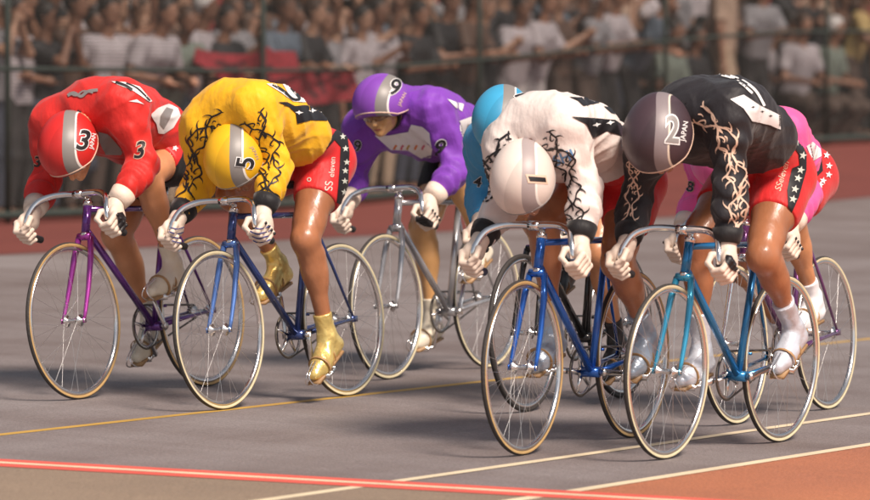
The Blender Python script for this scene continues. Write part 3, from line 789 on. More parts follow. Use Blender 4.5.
        sh_ = A.build('shoe', o.get('shoe', whitep), root)
        mb = MB()
        for (xx, zz) in ((-.06, .052), (-.03, .046)):
            ov = [P+R @ Vector((xx-.01*math.sin(math.radians(t)), math.cos(math.radians(t))*.043, zz-.012+max(-.3, math.sin(math.radians(t)))*.040)) for t in range(0, 360, 20)]
            mb.tube(ov, .007, 6, closed=True, flat=.3)
        mb.box(P+R @ Vector((-.03, 0, .007)), (.12, .03, .006), R)
        mb.build('strap', o.get('shoestrap', leatherb), sh_)
    # ---- helmet in its own frame
    he = bpy.data.objects.new('tmp', None)
    hs = o.get('hs', 1.05)
    Hm = SDF((-.22, -.16, -.12), (.20, .16, .19), .0065)
    Hm.ell((-.005, 0, .02), (.130*hs, .120*hs, .126*hs), None, .02); Hm.ell((-.05, 0, .015), (.124*hs, .108*hs, .112*hs), None, .03)
    Hm.clip((0, 0, -.035), (.22, 0, -1)); Hm.clip((.10, 0, -.0), (.55, 0, -.83))
    hm = Hm.build('helmet', o['helmet'], root); hm.matrix_basis = Matrix.Translation(head) @ HF.to_4x4()
    # chin strap, edge trim
    bt = BVHTree.FromPolygons([x.co for x in hm.data.vertices], [tuple(p.vertices) for p in hm.data.polygons]); ring = []
    for t in np.linspace(0, 2*math.pi, 49)[:-1]:
        x0 = .135*hs*math.cos(t); zb = max(.22*x0-.035, .66*(x0-.10))+.007; D_ = Vector((-math.cos(t), -math.sin(t), 0)); hh = bt.ray_cast(Vector((0, 0, zb))-D_*.4, D_)[0]
        if hh: ring.append(hh+D_*.001)
    mb = MB(); mb.tube(ring, .0038, 6, closed=True); mb.build('trim', creamp if o['key'] in ('black', 'red', 'purple', 'blue') else greyp, hm)
    mb = MB(); pts = [(-.01, .079*math.cos(t), -.03-.085*math.sin(t)) for t in np.linspace(0, math.pi, 16)]
    mb.tube(pts, .009, 6, flat=.35); mb.build('chin_strap', blackp, hm)
    if o.get('goggles'):
        mb = MB(); V = []; Fc = []
        for i, t in enumerate(np.linspace(-1, 1, 17)):
            an = t*1.05; x = .112*math.cos(an)*.92+.003; y = .092*math.sin(an)
            zt = .032; zb = -.002-.02*(abs(t) > .12)*(1-abs(t)**3)
            V += [(x, y, zt), (x+.004, y, zb)]
        for i in range(16): Fc.append((2*i, 2*i+1, 2*i+3, 2*i+2))
        mb.add(V, Fc); gg = mb.build('goggles', mat('goggle_lens', (.25, .12, .05), .12, coat=1), hm); md = gg.modifiers.new('s', 'SOLIDIFY'); md.thickness = .003
        mb = MB(); mb.tube([Vector(q)+Vector((.003, 0, .002)) for q in V[0::2]], .0042, 6); mb.build('goggle_frame', whitep, gg)
        mb = MB(); mb.tube([HF.inverted() @ (f*(.094-.012*abs(q)**2)+u_*(-.068+.004*abs(q))+l_*(.026*q)) for q in np.linspace(-1, 1, 9)], [.002, .0045, .006, .0065, .0062, .0065, .006, .0045, .002], 6, flat=.8); mb.build('lips', mat('lips', (.32, .09, .07), .5, noise=.1), body)
        body.children[-1].matrix_basis = Matrix.Translation(head) @ HF.to_4x4()
    # dark hair / neck cloth between helmet and collar
    return dict(body=body, jersey=jer, shorts=shr, gloves=gl, helmet=hm, hands=hands, legs=legs, head=head)
def helmet_mat(name, base, band=(0.23, 0.21, 0.2), y0=.075, w=.02, edge=(0.8, 0.76, 0.72), bend=-1.6, side=1):
    m = bpy.data.materials.new(name); m.use_nodes = True; nt = m.node_tree; N = nt.nodes; L = nt.links
    b = N['Principled BSDF']; b.inputs['Roughness'].default_value = 0.45; b.inputs['Coat Weight'].default_value = .12; b.inputs['Coat Roughness'].default_value = .4
    tc = N.new('ShaderNodeTexCoord'); sp = N.new('ShaderNodeSeparateXYZ'); L.new(tc.outputs['Object'], sp.inputs[0])
    def M(op, a, c=None, d=None):
        n = N.new('ShaderNodeMath'); n.operation = op
        for i, q in enumerate((a, c, d)):
            if q is None: continue
            if isinstance(q, (int, float)): n.inputs[i].default_value = q
            else: L.new(q, n.inputs[i])
        return n.outputs[0]
    # curved centre line: y = y0 + bend*x^2*side
    yc = M('ADD', M('MULTIPLY', M('MULTIPLY', sp.outputs[0], sp.outputs[0]), bend*side), y0)
    d = M('SUBTRACT', sp.outputs[1], yc); ad = M('ABSOLUTE', d)
    inb = M('LESS_THAN', ad, w); e = M('MULTIPLY', M('GREATER_THAN', M('MULTIPLY', d, side), w), M('LESS_THAN', M('MULTIPLY', d, side), w+.005))
    n = N.new('ShaderNodeTexNoise'); n.inputs['Scale'].default_value = 12; L.new(tc.outputs['Object'], n.inputs['Vector'])
    mr = N.new('ShaderNodeMapRange'); mr.inputs['To Min'].default_value = .88; mr.inputs['To Max'].default_value = 1.12; L.new(n.outputs[0], mr.inputs[0])
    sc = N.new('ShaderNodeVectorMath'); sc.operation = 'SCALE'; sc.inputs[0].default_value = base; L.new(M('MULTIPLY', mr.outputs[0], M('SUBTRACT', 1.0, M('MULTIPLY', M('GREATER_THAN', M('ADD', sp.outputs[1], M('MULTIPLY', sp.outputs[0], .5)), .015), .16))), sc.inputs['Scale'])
    m1 = N.new('ShaderNodeMix'); m1.data_type = 'RGBA'; L.new(inb, m1.inputs[0]); L.new(sc.outputs[0], m1.inputs[6]); m1.inputs[7].default_value = (*band, 1)
    m2 = N.new('ShaderNodeMix'); m2.data_type = 'RGBA'; L.new(e, m2.inputs[0]); L.new(m1.outputs[2], m2.inputs[6]); m2.inputs[7].default_value = (*edge, 1)
    L.new(m2.outputs[2], b.inputs['Base Color']); return m
def place(px, py, lean, yaw=28):
    a = math.radians(yaw); p = ground_hit(px, py); y = Vector((math.cos(a), -math.sin(a), 0)); x = Vector((-math.sin(a), -math.cos(a), 0)); z = Vector((0, 0, 1))
    M = Matrix((x, y, z)).transposed().to_4x4(); M = Matrix.Translation(p) @ M @ Matrix.Rotation(math.radians(lean), 4, 'X')
    return M
def paint(name, col, metal=.55, rough=.22): return mat(name, col, rough, metal, noise=.08, nscale=15, coat=.6)
BIKES = [
 dict(key='red', shz={-1: -.05, 1: 0}, short=.62, yaw=31, px=(79.5, 399.5), lean=5.0, frame=paint('purple_frame_paint', (.12, .03, .22)), fork=paint('magenta_fork_paint', (.42, .05, .36)), tyre=tyre_tan, crank=-130, ped={-1: -30, 1: -12},
      strap=leatherb, blabel='purple track bicycle with magenta fork ridden by the rider in red', rlabel='cyclist in red jersey and red helmet numbered 3 crouched over handlebars',
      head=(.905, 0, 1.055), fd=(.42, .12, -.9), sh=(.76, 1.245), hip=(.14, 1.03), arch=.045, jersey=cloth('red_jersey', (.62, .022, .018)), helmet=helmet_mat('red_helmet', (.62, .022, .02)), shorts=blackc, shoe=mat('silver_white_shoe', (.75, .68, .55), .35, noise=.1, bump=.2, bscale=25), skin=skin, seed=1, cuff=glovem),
 dict(key='yellow', bw=.72, ar=.95, shy=.015, shz={-1: -.07, 1: 0}, al=.965, elb=.25,  yaw=31, px=(224, 410), lean=4.2, frame=paint('dark_blue_frame_paint', (.035, .06, .20)), fork=paint('blue_fork_paint', (.12, .24, .60)), tyre=tyre_cream, crank=92, ped={-1: -20, 1: -32},
      blabel='dark blue track bicycle with light blue fork ridden by the rider in yellow', rlabel='cyclist in yellow jersey and yellow helmet numbered 5 with red shorts',
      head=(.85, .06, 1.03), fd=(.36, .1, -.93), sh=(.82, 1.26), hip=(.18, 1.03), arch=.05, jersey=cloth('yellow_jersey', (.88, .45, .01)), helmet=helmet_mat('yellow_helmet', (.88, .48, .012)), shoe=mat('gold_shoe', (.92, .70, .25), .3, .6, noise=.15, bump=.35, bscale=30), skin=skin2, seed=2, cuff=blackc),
 dict(key='purple', shz={-1: -.06, 1: 0}, yaw=29, px=(389, 379.5), lean=2.8, frame=paint('silver_frame_paint', (.42, .42, .44)), tyre=tyre_cream, crank=-80, ped={-1: -12, 1: -25},
      blabel='silver grey track bicycle ridden by the rider in purple', rlabel='cyclist in purple jersey and purple helmet numbered 9 looking ahead through goggles',
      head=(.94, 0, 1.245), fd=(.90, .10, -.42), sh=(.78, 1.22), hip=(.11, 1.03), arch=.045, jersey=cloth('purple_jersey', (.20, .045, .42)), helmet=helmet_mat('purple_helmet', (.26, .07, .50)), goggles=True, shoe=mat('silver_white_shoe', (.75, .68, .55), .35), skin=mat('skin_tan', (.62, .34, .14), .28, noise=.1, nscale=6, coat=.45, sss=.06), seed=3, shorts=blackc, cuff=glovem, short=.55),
 dict(key='blue', yaw=27, px=(527, 412), lean=2.5, frame=paint('black_frame_paint', (.02, .02, .022)), tyre=tyre_dark, crank=90, ped={-1: -18, 1: -25},
      blabel='black track bicycle with dark front tyre half hidden behind the rider in white', rlabel='cyclist in light blue jersey and blue helmet numbered 4 behind the rider in white',
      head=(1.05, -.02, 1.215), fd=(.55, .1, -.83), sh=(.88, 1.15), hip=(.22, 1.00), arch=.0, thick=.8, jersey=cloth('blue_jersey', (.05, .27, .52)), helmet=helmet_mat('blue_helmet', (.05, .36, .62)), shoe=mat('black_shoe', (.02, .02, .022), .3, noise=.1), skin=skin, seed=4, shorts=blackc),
 dict(key='white', hs=1.02, bw=.62, ar=.92, hem=.38, shz={-1: -.09, 1: 0}, al=.955, elb=.2,  yaw=28, px=(523, 455.5), lean=0.3, frame=paint('blue_frame_paint', (.018, .12, .50)), tyre=tyre_tan, crank=5, ped={-1: -18, 1: -22},
      grip=mat('navy_grip', (.05, .06, .11), .5), blabel='bright blue track bicycle ridden by the rider in white', rlabel='cyclist in white jersey and white helmet numbered 1 head down over handlebars',
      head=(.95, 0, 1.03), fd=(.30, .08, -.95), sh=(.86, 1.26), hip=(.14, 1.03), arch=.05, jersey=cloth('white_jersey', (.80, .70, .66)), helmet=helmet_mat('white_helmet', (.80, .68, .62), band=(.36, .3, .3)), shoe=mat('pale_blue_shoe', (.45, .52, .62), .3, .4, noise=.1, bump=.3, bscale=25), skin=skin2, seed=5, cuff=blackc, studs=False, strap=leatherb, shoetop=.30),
 dict(key='black', shz={-1: -.11, 1: 0}, bw=.9,  yaw=31, px=(665, 459.5), lean=-1.2, frame=paint('turquoise_frame_paint', (.02, .20, .46)), fork=paint('turquoise_fork_paint', (.05, .36, .58)), tyre=tyre_cream, crank=-12, ped={-1: -12, 1: -30},
      blabel='turquoise track bicycle ridden by the rider in black', rlabel='cyclist in black jersey and dark helmet numbered 2 nearest the inside line',
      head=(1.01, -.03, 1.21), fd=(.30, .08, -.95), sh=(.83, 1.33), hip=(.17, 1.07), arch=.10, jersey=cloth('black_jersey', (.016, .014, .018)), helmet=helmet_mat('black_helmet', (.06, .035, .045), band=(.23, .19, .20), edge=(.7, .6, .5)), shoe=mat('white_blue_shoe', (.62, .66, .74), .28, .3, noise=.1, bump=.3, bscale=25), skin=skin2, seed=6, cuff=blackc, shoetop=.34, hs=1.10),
 dict(key='pink', al=.97, elb=.15, ar=.85, thick=.8, yaw=28, px=(737, 424.5), lean=2.5, frame=paint('plum_frame_paint', (.16, .05, .18)), fork=chrome, tyre=tyre_cream, crank=-150, ped={-1: -20, 1: -10}, hw=.245,
      blabel='plum track bicycle with chrome fork half hidden behind the rider in black', rlabel='cyclist in pink jersey numbered 8 mostly hidden behind the rider in black',
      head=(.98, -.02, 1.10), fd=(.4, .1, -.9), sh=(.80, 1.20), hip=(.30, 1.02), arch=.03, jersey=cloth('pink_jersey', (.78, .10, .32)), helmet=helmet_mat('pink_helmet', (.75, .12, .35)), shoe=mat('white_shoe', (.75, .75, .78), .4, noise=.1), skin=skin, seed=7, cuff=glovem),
]
RID = {}; BK = {}
for o in BIKES:
    M = place(*o['px'], o['lean'], o['yaw'])
    b = empty('track_bicycle', M, o['blabel'], 'bicycle', 'track bicycles in the sprint')
    o['frame_obj'] = bike(b, o)
    r = empty('person', M, o['rlabel'], 'cyclist', 'racing cyclists in the sprint')
    RID[o['key']] = rider(r, o)
def cp(pts, sc, ox, oy): return [(x/sc+ox, y/sc+oy) for x, y in pts]
def rib(name, pts, w, m, tgt, off=.0046):
    Q = curve2(pts, 6); V, T = ribbon(Q, [w]*len(Q)); return decal(name, V, T, m, tgt, off, mx=2)
def D_red():
    _c = lambda p: cp(p, 4.165, 60, 70)
    poly_decal('side_panel', _c([(440, 225), (470, 190), (515, 190), (530, 250), (505, 360), (450, 460), (405, 470), (425, 380)]), mat('red_print', (.60, .02, .022), .5, noise=.05), RID['red']['shorts'])
    r = RID['red']; j = r['jersey']; h = r['helmet']; s = r['shorts']
    outlined('3', (82, 141), 27, -8, whitep, blackp, h, .055, .02, shear=.15)
    text_decal('JAPAN', (92.5, 141), 5.5, 78, whitep, h, bold=.02, name='lettering')
    outlined('3', (138, 151), 23, 8, creamp, blackp, j, .05, .02, shear=.3)
    outlined('3', (38, 162), 15, -5, creamp, blackp, j, .05, .02)
    poly_decal('star_print', cp([(285, 130), (318, 122), (348, 143), (322, 135)], 4.165, 60, 70), starw, j)
    c = lambda p: cp(p, 4.165, 60, 70)
    poly_decal('back_print', c([(215, 48), (270, 52), (330, 70), (382, 130), (372, 134), (300, 85), (240, 62)]), whitep, j)
    rib('back_print_stroke', c([(232, 52), (275, 68), (300, 85)]), 2.6, blackp, j); rib('back_print_stroke', c([(275, 56), (320, 78), (372, 128)]), 1.6, blackp, j)
    poly_decal('hip_panel', c([(375, 185), (405, 158), (450, 140), (490, 160), (500, 190), (470, 240), (430, 265), (408, 262), (400, 225)]), whitep, j)
    poly_decal('hip_panel_shape', c([(415, 190), (440, 155), (470, 165), (455, 200), (430, 245), (412, 225)]), greyp, j, .0046)
    stars(c([(498, 290), (478, 327), (457, 357), (440, 388)]), 3.4, starw, s, 20)
    V = c([(34, 108), (60, 96), (90, 110), (118, 90), (160, 84)]); rib('shoulder_script', V, 3.0, greyp, j)
    rib('shoulder_script', c([(40, 96), (70, 108), (100, 88), (140, 96)]), 1.6, greyp, j, .0048)
    poly_decal('chest_panel', c([(160, 255), (200, 265), (262, 335), (255, 352), (190, 350), (165, 300)]), greyp, j)
def D_yel():
    r = RID['yellow']; j = r['jersey']; h = r['helmet']; s = r['shorts']
    c = lambda p: cp(p, 6.25, 240, 70)
    outlined('5', (246, 162), 24, 78, whitep, blackp, h, .055, .02, shear=-.1)
    text_decal('JAPAN', (254.5, 153), 5, -65, greyp, h, name='lettering')
    poly_decal('back_number', c([(165, 88), (215, 86), (300, 150), (255, 72), (330, 70), (420, 125), (462, 200), (400, 203), (330, 197), (250, 140)]), whitep, j)
    rib('back_number_stroke', c([(200, 92), (270, 135), (325, 182), (368, 180), (325, 125), (282, 76)]), 2.6, blackp, j)
    rib('back_number_stroke', c([(290, 74), (370, 102), (415, 145), (445, 192)]), 2.4, blackp, j)
    poly_decal('side_panel', c([(235, 200), (290, 200), (340, 225), (400, 220), (500, 233), (560, 265), (605, 290), (600, 340), (540, 318), (440, 313), (355, 335), (345, 270), (305, 232)]), blackp, j)
    diamonds(c([(365, 265), (450, 257), (525, 268)]), 3.0, 3, whitep, j)
    c = lambda p: cp(p, 5.56, 290, 120)
    poly_decal('side_stripe', c([(262, 20), (312, 50), (328, 180), (318, 420), (300, 480), (258, 458), (272, 290), (280, 150), (245, 110)]), blackp, s)
    poly_decal('side_stripe', c([(262, 20), (312, 50), (328, 180), (280, 150), (245, 110)]), blackp, j)
    stars(c([(290, 95), (305, 160), (312, 235), (303, 283), (300, 340), (297, 400)]), 3.4, starp, s)
    poly_decal('waistband', c([(250, 60), (262, 92), (190, 168), (110, 215), (20, 245), (20, 225), (110, 195), (190, 140)]), blackp, s, .0045)
    text_decal('SS', (329, 186), 11, 86, starp, s, name='lettering'); text_decal('eleven', (332, 167), 8, 86, starp, s, name='lettering')
    text_decal('o', (309, 179), 9, 20, starp, s, name='logo')
    tribal([(252, 116), (263, 132), (271, 156), (268, 180), (266, 206)], 21, blackp, j, 1.5, 7, 1)
    tribal([(226, 120), (208, 126), (196, 144), (193, 168), (187, 192), (183, 212)], 18, blackp, j, 1.5, 7, 2)
def D_pur():
    r = RID['purple']; j = r['jersey']; h = r['helmet']; s = r['shorts']
    outlined('9', (394, 88), 22, -12, whitep, blackp, h, .055, .02, shear=.1)
    text_decal('JAPAN', (402, 99), 5, 65, creamp, h, name='lettering')
    outlined('9', (438, 148), 22, -6, whitep, blackp, j, .05, .02, shear=.25)
    outlined('9', (358, 146), 15, 0, whitep, blackp, j, .05, .02)
    c = lambda p: cp(p, 4.165, 360, 75)
    poly_decal('star_print', c([(362, 100), (395, 112), (432, 122), (412, 128), (425, 152), (396, 135)]), starw, j)
    poly_decal('hip_panel', c([(412, 190), (465, 172), (472, 215), (452, 262), (430, 268), (415, 230)]), whitep, j)
    poly_decal('hip_panel_shape', c([(445, 205), (468, 200), (455, 245), (430, 262)]), greyp, j, .0046)
    poly_decal('chest_panel', c([(215, 205), (262, 215), (290, 240), (300, 300), (295, 342), (255, 345), (200, 312), (130, 310), (60, 250), (120, 250), (200, 235)]), whitep, j)
    for i, (x, m_) in enumerate(((148, 'o'), (175, 'p'), (200, 'y'), (232, 'o'), (262, 'p'))):
        rib('chest_lettering', c([(x-5, 308), (x, 296), (x+6, 290)]), 2.0, {'o': mat('orange_print', (.7, .2, .05), .5), 'p': mat('pink_print', (.6, .12, .2), .5), 'y': p_yel}[m_], j)
def D_blu():
    r = RID['blue']; j = r['jersey']; h = r['helmet']
    outlined('4', (519, 98), 19, -35, whitep, blackp, h, .055, .02)
    outlined('4', (478, 182), 15, -10, whitep, blackp, j, .05, .02)
def D_whi():
    r = RID['white']; j = r['jersey']; h = r['helmet']; s = r['shorts']; c = lambda p: cp(p, 3.125, 480, 80)
    poly_decal('number_outline', c([(142, 294), (206, 298), (212, 325), (150, 322)]), creamp, h, .0018); poly_decal('number', c([(150, 301), (203, 305), (206, 319), (156, 316)]), blackp, h, .003)
    poly_decal('side_panel', c([(285, 114), (355, 119), (420, 125), (462, 152), (462, 180), (395, 160), (352, 182), (332, 140)]), blackp, j)
    diamonds(c([(362, 140), (405, 134)]), 3.2, -8, whitep, j)
    poly_decal('back_print', c([(278, 54), (330, 56), (375, 72), (322, 82), (305, 66)]), blackp, j); poly_decal('back_print', c([(385, 82), (425, 92), (450, 112), (410, 104)]), blackp, j)
    poly_decal('waistband', c([(462, 212), (472, 240), (400, 282), (352, 302), (348, 286), (420, 252)]), blackp, s, .0045)
    tribal(c([(195, 180), (240, 215), (268, 262), (282, 330), (292, 390), (296, 448)]), 20, blackp, j, 1.5, 7, 3)
    tribal(c([(105, 182), (60, 215), (38, 262), (24, 320), (16, 380)]), 15, blackp, j, 1.8, 5, 4)
    text_decal('SHI', (564, 158), 15, 22, mat('blue_print', (.12, .25, .45), .5), j, bold=.02, name='lettering')
    text_decal('SS eleven', (601, 198), 8, 84, creamp, s, name='lettering'); text_decal('o', (620, 203), 9, 10, creamp, s, name='logo')
def D_bla():
    r = RID['black']; j = r['jersey']; h = r['helmet']; s = r['shorts']; c = lambda p: cp(p, 4.165, 640, 70)
    outlined('2', (673, 131), 37, -6, whitep, greyp, h, .06, .015, sx=.75, shear=-.1)
    text_decal('JAPAN', (684, 131), 7, 80, whitep, h, bold=.01, name='lettering')
    poly_decal('side_panel', c([(375, 122), (430, 104), (500, 150), (580, 188), (583, 248), (540, 228), (465, 212), (430, 160)]), whitep, j)
    diamonds(c([(468, 155), (505, 172), (540, 190)]), 1.6, 0, blackp, j)
    rib('back_print', c([(325, 20), (400, 45), (465, 98)]), 2.0, whitep, j); rib('back_print', c([(375, 28), (430, 50), (480, 90), (515, 150)]), 2.6, whitep, j)
    tribal([(697, 113), (716, 125), (727, 141), (732, 161), (737, 176), (738, 191), (738, 207), (738, 222), (734, 237)], 19, creamp, j, 1.6, 8, 5)
    tribal([(636, 160), (634, 180), (632, 200), (627, 232)], 13, creamp, j, 1.2, 5, 6)
    c = lambda p: cp(p, 5, 740, 130)
    poly_decal('side_stripe', c([(250, 28), (295, 50), (330, 120), (330, 200), (292, 335), (258, 412), (240, 385), (235, 300), (258, 190), (295, 175), (290, 120), (258, 70)]), blackp, s)
    stars(c([(278, 60), (310, 128), (300, 200), (287, 243), (272, 297), (262, 347)]), 4.2, starp, s, 15)
    text_decal('SSeleven', (782, 176), 9, 74, creamp, s, shear=.2, name='lettering'); text_decal('o', (717, 187), 10, 10, creamp, s, name='logo')
def D_pin():
    r = RID['pink']; j = r['jersey']; s = r['shorts']; c = lambda p: cp(p, 5, 740, 130)
    outlined('8', (690.5, 187), 15, -10, creamp, blackp, j, .05, .02)
    poly_decal('hip_panel', c([(330, 80), (360, 58), (400, 95), (405, 130), (365, 152), (345, 120)]), whitep, j)
    stars(c([(430, 128), (442, 180), (440, 225), (412, 255), (398, 275)]), 3.6, starw, s, 10)
    poly_decal('side_stripe', c([(355, 160), (405, 138), (412, 205), (370, 248)]), blackp, s)
def D_gloves():
    poly_decal('glove_patch', [(117, 213), (122, 212), (128, 222), (129, 235), (124, 237), (118, 226)], blackp, RID['red']['gloves'][1])
    poly_decal('glove_patch', [(416, 216), (424, 216), (433, 222), (433, 227), (424, 226), (416, 221)], blackp, RID['purple']['gloves'][1])
    poly_decal('glove_patch', [(726, 255), (731, 256), (736, 264), (736, 272), (731, 270), (726, 262)], blackp, RID['black']['gloves'][1])
    nb = mat('navy_print', (.04, .05, .2), .5)
    for k in range(4):
        rib('finger_line', [(249+k*1.5, 227+k*4.5), (258+k, 229+k*4.5), (270, 226+k*4.5)], 1.0, nb, RID['yellow']['gloves'][1]); rib('finger_line', [(168+k, 227+k*4.5), (176+k, 229+k*4.5), (186, 226+k*4.5)], 1.0, nb, RID['yellow']['gloves'][0])
for f_ in (D_gloves, D_red, D_yel, D_pur, D_blu, D_whi, D_bla, D_pin): f_()

# ------------------------------------------------------------------ spectators
sk_c = mat('crowd_skin', (.27, .135, .085), .5, noise=.1)
hair_c = mat('crowd_hair', (.02, .014, .012), .6, noise=.2)
CC = dict(white=mat('shirt_white', (.38, .34, .36), .7, noise=.08, bump=.3, bscale=5), grey=mat('shirt_grey', (.22, .21, .225), .7, noise=.12, bump=.3, bscale=5), black=mat('shirt_black', (.02, .018, .02), .7, noise=.3),
    brown=mat('shirt_brown', (.09, .05, .035), .7, noise=.15, bump=.3, bscale=5), blue=mat('shirt_blue_grey', (.10, .125, .16), .7, noise=.15, bump=.3, bscale=5), green=mat('shirt_grey_green', (.17, .20, .17), .7, noise=.1, bump=.3, bscale=5),
    beige=mat('shirt_beige', (.40, .28, .21), .7, noise=.1, bump=.3, bscale=5), red=mat('shirt_red', (.30, .05, .045), .7, noise=.1), yellow=mat('shirt_yellow', (.42, .30, .12), .7, noise=.1))
tr_m = [mat('trousers_dark', (.035, .03, .03), .8, noise=.3), mat('trousers_brown', (.09, .06, .048), .8, noise=.2), mat('trousers_denim', (.055, .06, .085), .8, noise=.2), mat('trousers_white', (.5, .46, .46), .8, noise=.1), mat('trousers_tan', (.42, .31, .22), .8, noise=.1)]
POSES = {  # hand targets, torso lean, head pitch, seat height
 'arms down': dict(h=[(.05, .27, .78), (.06, -.27, .78)]),
 'leaning on rail': dict(h=[(.48, .1, 1.17), (.46, -.14, 1.17)], lean=.12),
 'camera at face': dict(h=[(.26, .05, 1.50), (.26, -.06, 1.50)]),
 'one arm up': dict(h=[(.28, .3, 1.78), (.2, -.25, 1.0)], lean=.04),
 'folded arms': dict(h=[(.2, -.12, 1.14), (.22, .12, 1.10)]),
 'bending forward': dict(h=[(.50, .2, 1.1), (.5, -.2, 1.1)], lean=.3),
 'crouching low': dict(h=[(.36, .12, .62), (.36, -.12, .62)], seat=.46, lean=.1),
 'clapping': dict(h=[(.34, .03, 1.30), (.34, -.03, 1.32)]),
}
def make_spectator(pose):
    P = POSES[pose]; seat = P.get('seat'); ln = P.get('lean', 0); V3 = Vector
    hz = .92 if not seat else seat; hc = V3((0, 0, hz)); top = V3((ln, 0, hz+.50)); hip = [V3((0, s*.09, hz)) for s in (1, -1)]
    sh = [top+V3((0, s*.19, -.02)) for s in (1, -1)]; head = top+V3((ln*.25+.03, 0, .24)); arms = []
    dz = (hz-.92)
    for i, s in enumerate((1, -1)):
        h = V3(P['h'][i]); arms.append((h, ik(sh[i], h, .29, .27, V3((-.3, s*.6, -.8)))))
    feet = [V3((.02 if not seat else .12, s*.11, .06)) for s in (1, -1)]; knees = [ik(hip[i], feet[i], .44, .43, V3((1, .2*(1-2*i), 0))) for i in (0, 1)]
    lo, hi = (-.45, -.6, -.02), (.75, .6, 2.0); h = .0135
    B = SDF(lo, hi, h)
    for s in (1, -1): B.cone(hc+V3((0, s*.06, .03)), top+V3((0, s*.07, -.1)), .11, .105, .05)
    B.cone(sh[0], sh[1], .06, .06, .05); B.cone(top, head-V3((0, 0, .08)), .055, .05, .03)
    B.ell(head+V3((0, 0, .02)), (.095, .077, .105), None, .03); B.ell(head+V3((.03, 0, -.055)), (.06, .055, .06), None, .03); B.cone(head+V3((.088, 0, 0)), head+V3((.108, 0, -.02)), .012, .015, .01)
    for s in (1, -1): B.ell(head+V3((0, s*.078, 0)), (.015, .012, .028), None, .01)
    for i, s in enumerate((1, -1)):
        hd, el = arms[i]; B.cone(sh[i], el, .05, .04, .03); B.cone(el, hd, .04, .028, .03); d = (hd-el).normalized()
        B.ell(hd+d*.05, (.045, .04, .04), None, .02)
        for q in range(4): B.cone(hd+d*.07+V3((0, (q-1.5)*.017, 0)), hd+d*.125+V3((.0, (q-1.5)*.017, -.012)), .010, .009, .005)
        B.cone(hip[i], knees[i], .085, .058, .04); B.cone(knees[i], feet[i], .055, .036, .03); B.cone(feet[i]+V3((-.04, 0, -.02)), feet[i]+V3((.15, 0, -.03)), .035, .03, .02)
    body = B.build('body', sk_c)
    T = SDF(lo, hi, h); wb = noise3(5, .006, 16)
    for s in (1, -1): T.cone(hc+V3((0, s*.06, .0)), top+V3((0, s*.07, -.1)), .125, .12, .05, wob=wb)
    T.cone(sh[0], sh[1], .075, .075, .05, wob=wb)
    for i in (0, 1):
        hd, el = arms[i]; T.cone(sh[i], sh[i].lerp(el, .8), .068, .066, .03, clips=[(sh[i].lerp(el, .75), (el-sh[i]).normalized())], wob=wb)
    T.clip(hc-V3((0, 0, .02)), V3((0, 0, -1))); T.clip(top+V3((0, 0, .05)), V3((.2, 0, 1)))
    shirt = T.build('shirt', CC['white'])
    L_ = SDF((-.45, -.4, .04), (.75, .4, 1.05), h)
    L_.cone(hip[0], hip[1], .105, .105, .04)
    for i in (0, 1): L_.cone(hip[i], knees[i], .1, .072, .03, wob=wb); L_.cone(knees[i], feet[i], .072, .058, .03, clips=[(feet[i]+V3((0, 0, .03)), (feet[i]-knees[i]).normalized())], wob=wb)
    tro = L_.build('trousers', tr_m[0])
    Hh = SDF(tuple(head-V3((.2, .2, .2))), tuple(head+V3((.2, .2, .2))), .01)
    Hh.ell(head+V3((-.012, 0, .035)), (.105, .088, .108), None, .02, clips=[(head+V3((.05, 0, .03)), V3((.8, 0, -.6)))]); hair = Hh.build('hair', hair_c)
    for o_ in (body, shirt, tro, hair): COL.objects.unlink(o_); o_.material_slots[0].link = 'OBJECT'
    return [body, shirt, tro, hair], arms, head
PROTO = {k: make_spectator(k) for k in POSES}
CAMS = []
SH_ = {'white': 'white shirt', 'grey': 'grey shirt', 'black': 'black shirt', 'brown': 'brown shirt', 'blue': 'blue grey shirt', 'green': 'pale green shirt', 'beige': 'beige shirt', 'red': 'red shirt', 'yellow': 'yellow shirt'}
ORD = ['first', 'second', 'third', 'fourth', 'fifth', 'sixth', 'seventh', 'eighth', 'ninth', 'tenth', 'eleventh', 'twelfth', 'thirteenth', 'fourteenth', 'fifteenth', 'sixteenth', 'seventeenth', 'eighteenth', 'nineteenth', 'twentieth', 'twenty first', 'twenty second', 'twenty third', 'twenty fourth', 'twenty fifth', 'twenty sixth', 'twenty seventh', 'twenty eighth', 'twenty ninth', 'thirtieth', 'thirty first', 'thirty second', 'thirty third', 'thirty fourth', 'thirty fifth', 'thirty sixth', 'thirty seventh', 'thirty eighth', 'thirty ninth', 'fortieth']
PK = list(POSES)
skins = [sk_c, mat('crowd_skin_light', (.34, .19, .125), .5, noise=.1), mat('crowd_skin_deep', (.19, .09, .055), .5, noise=.1)]
hairs = [hair_c, mat('crowd_hair_brown', (.06, .03, .018), .6, noise=.2), mat('crowd_cap_white', (.6, .57, .56), .6)]
def u_at(px, l):
    t = (px-435)/F_PX; return l*(.857+.515*t)/(.515-.857*t)
rnd = random.Random(11)
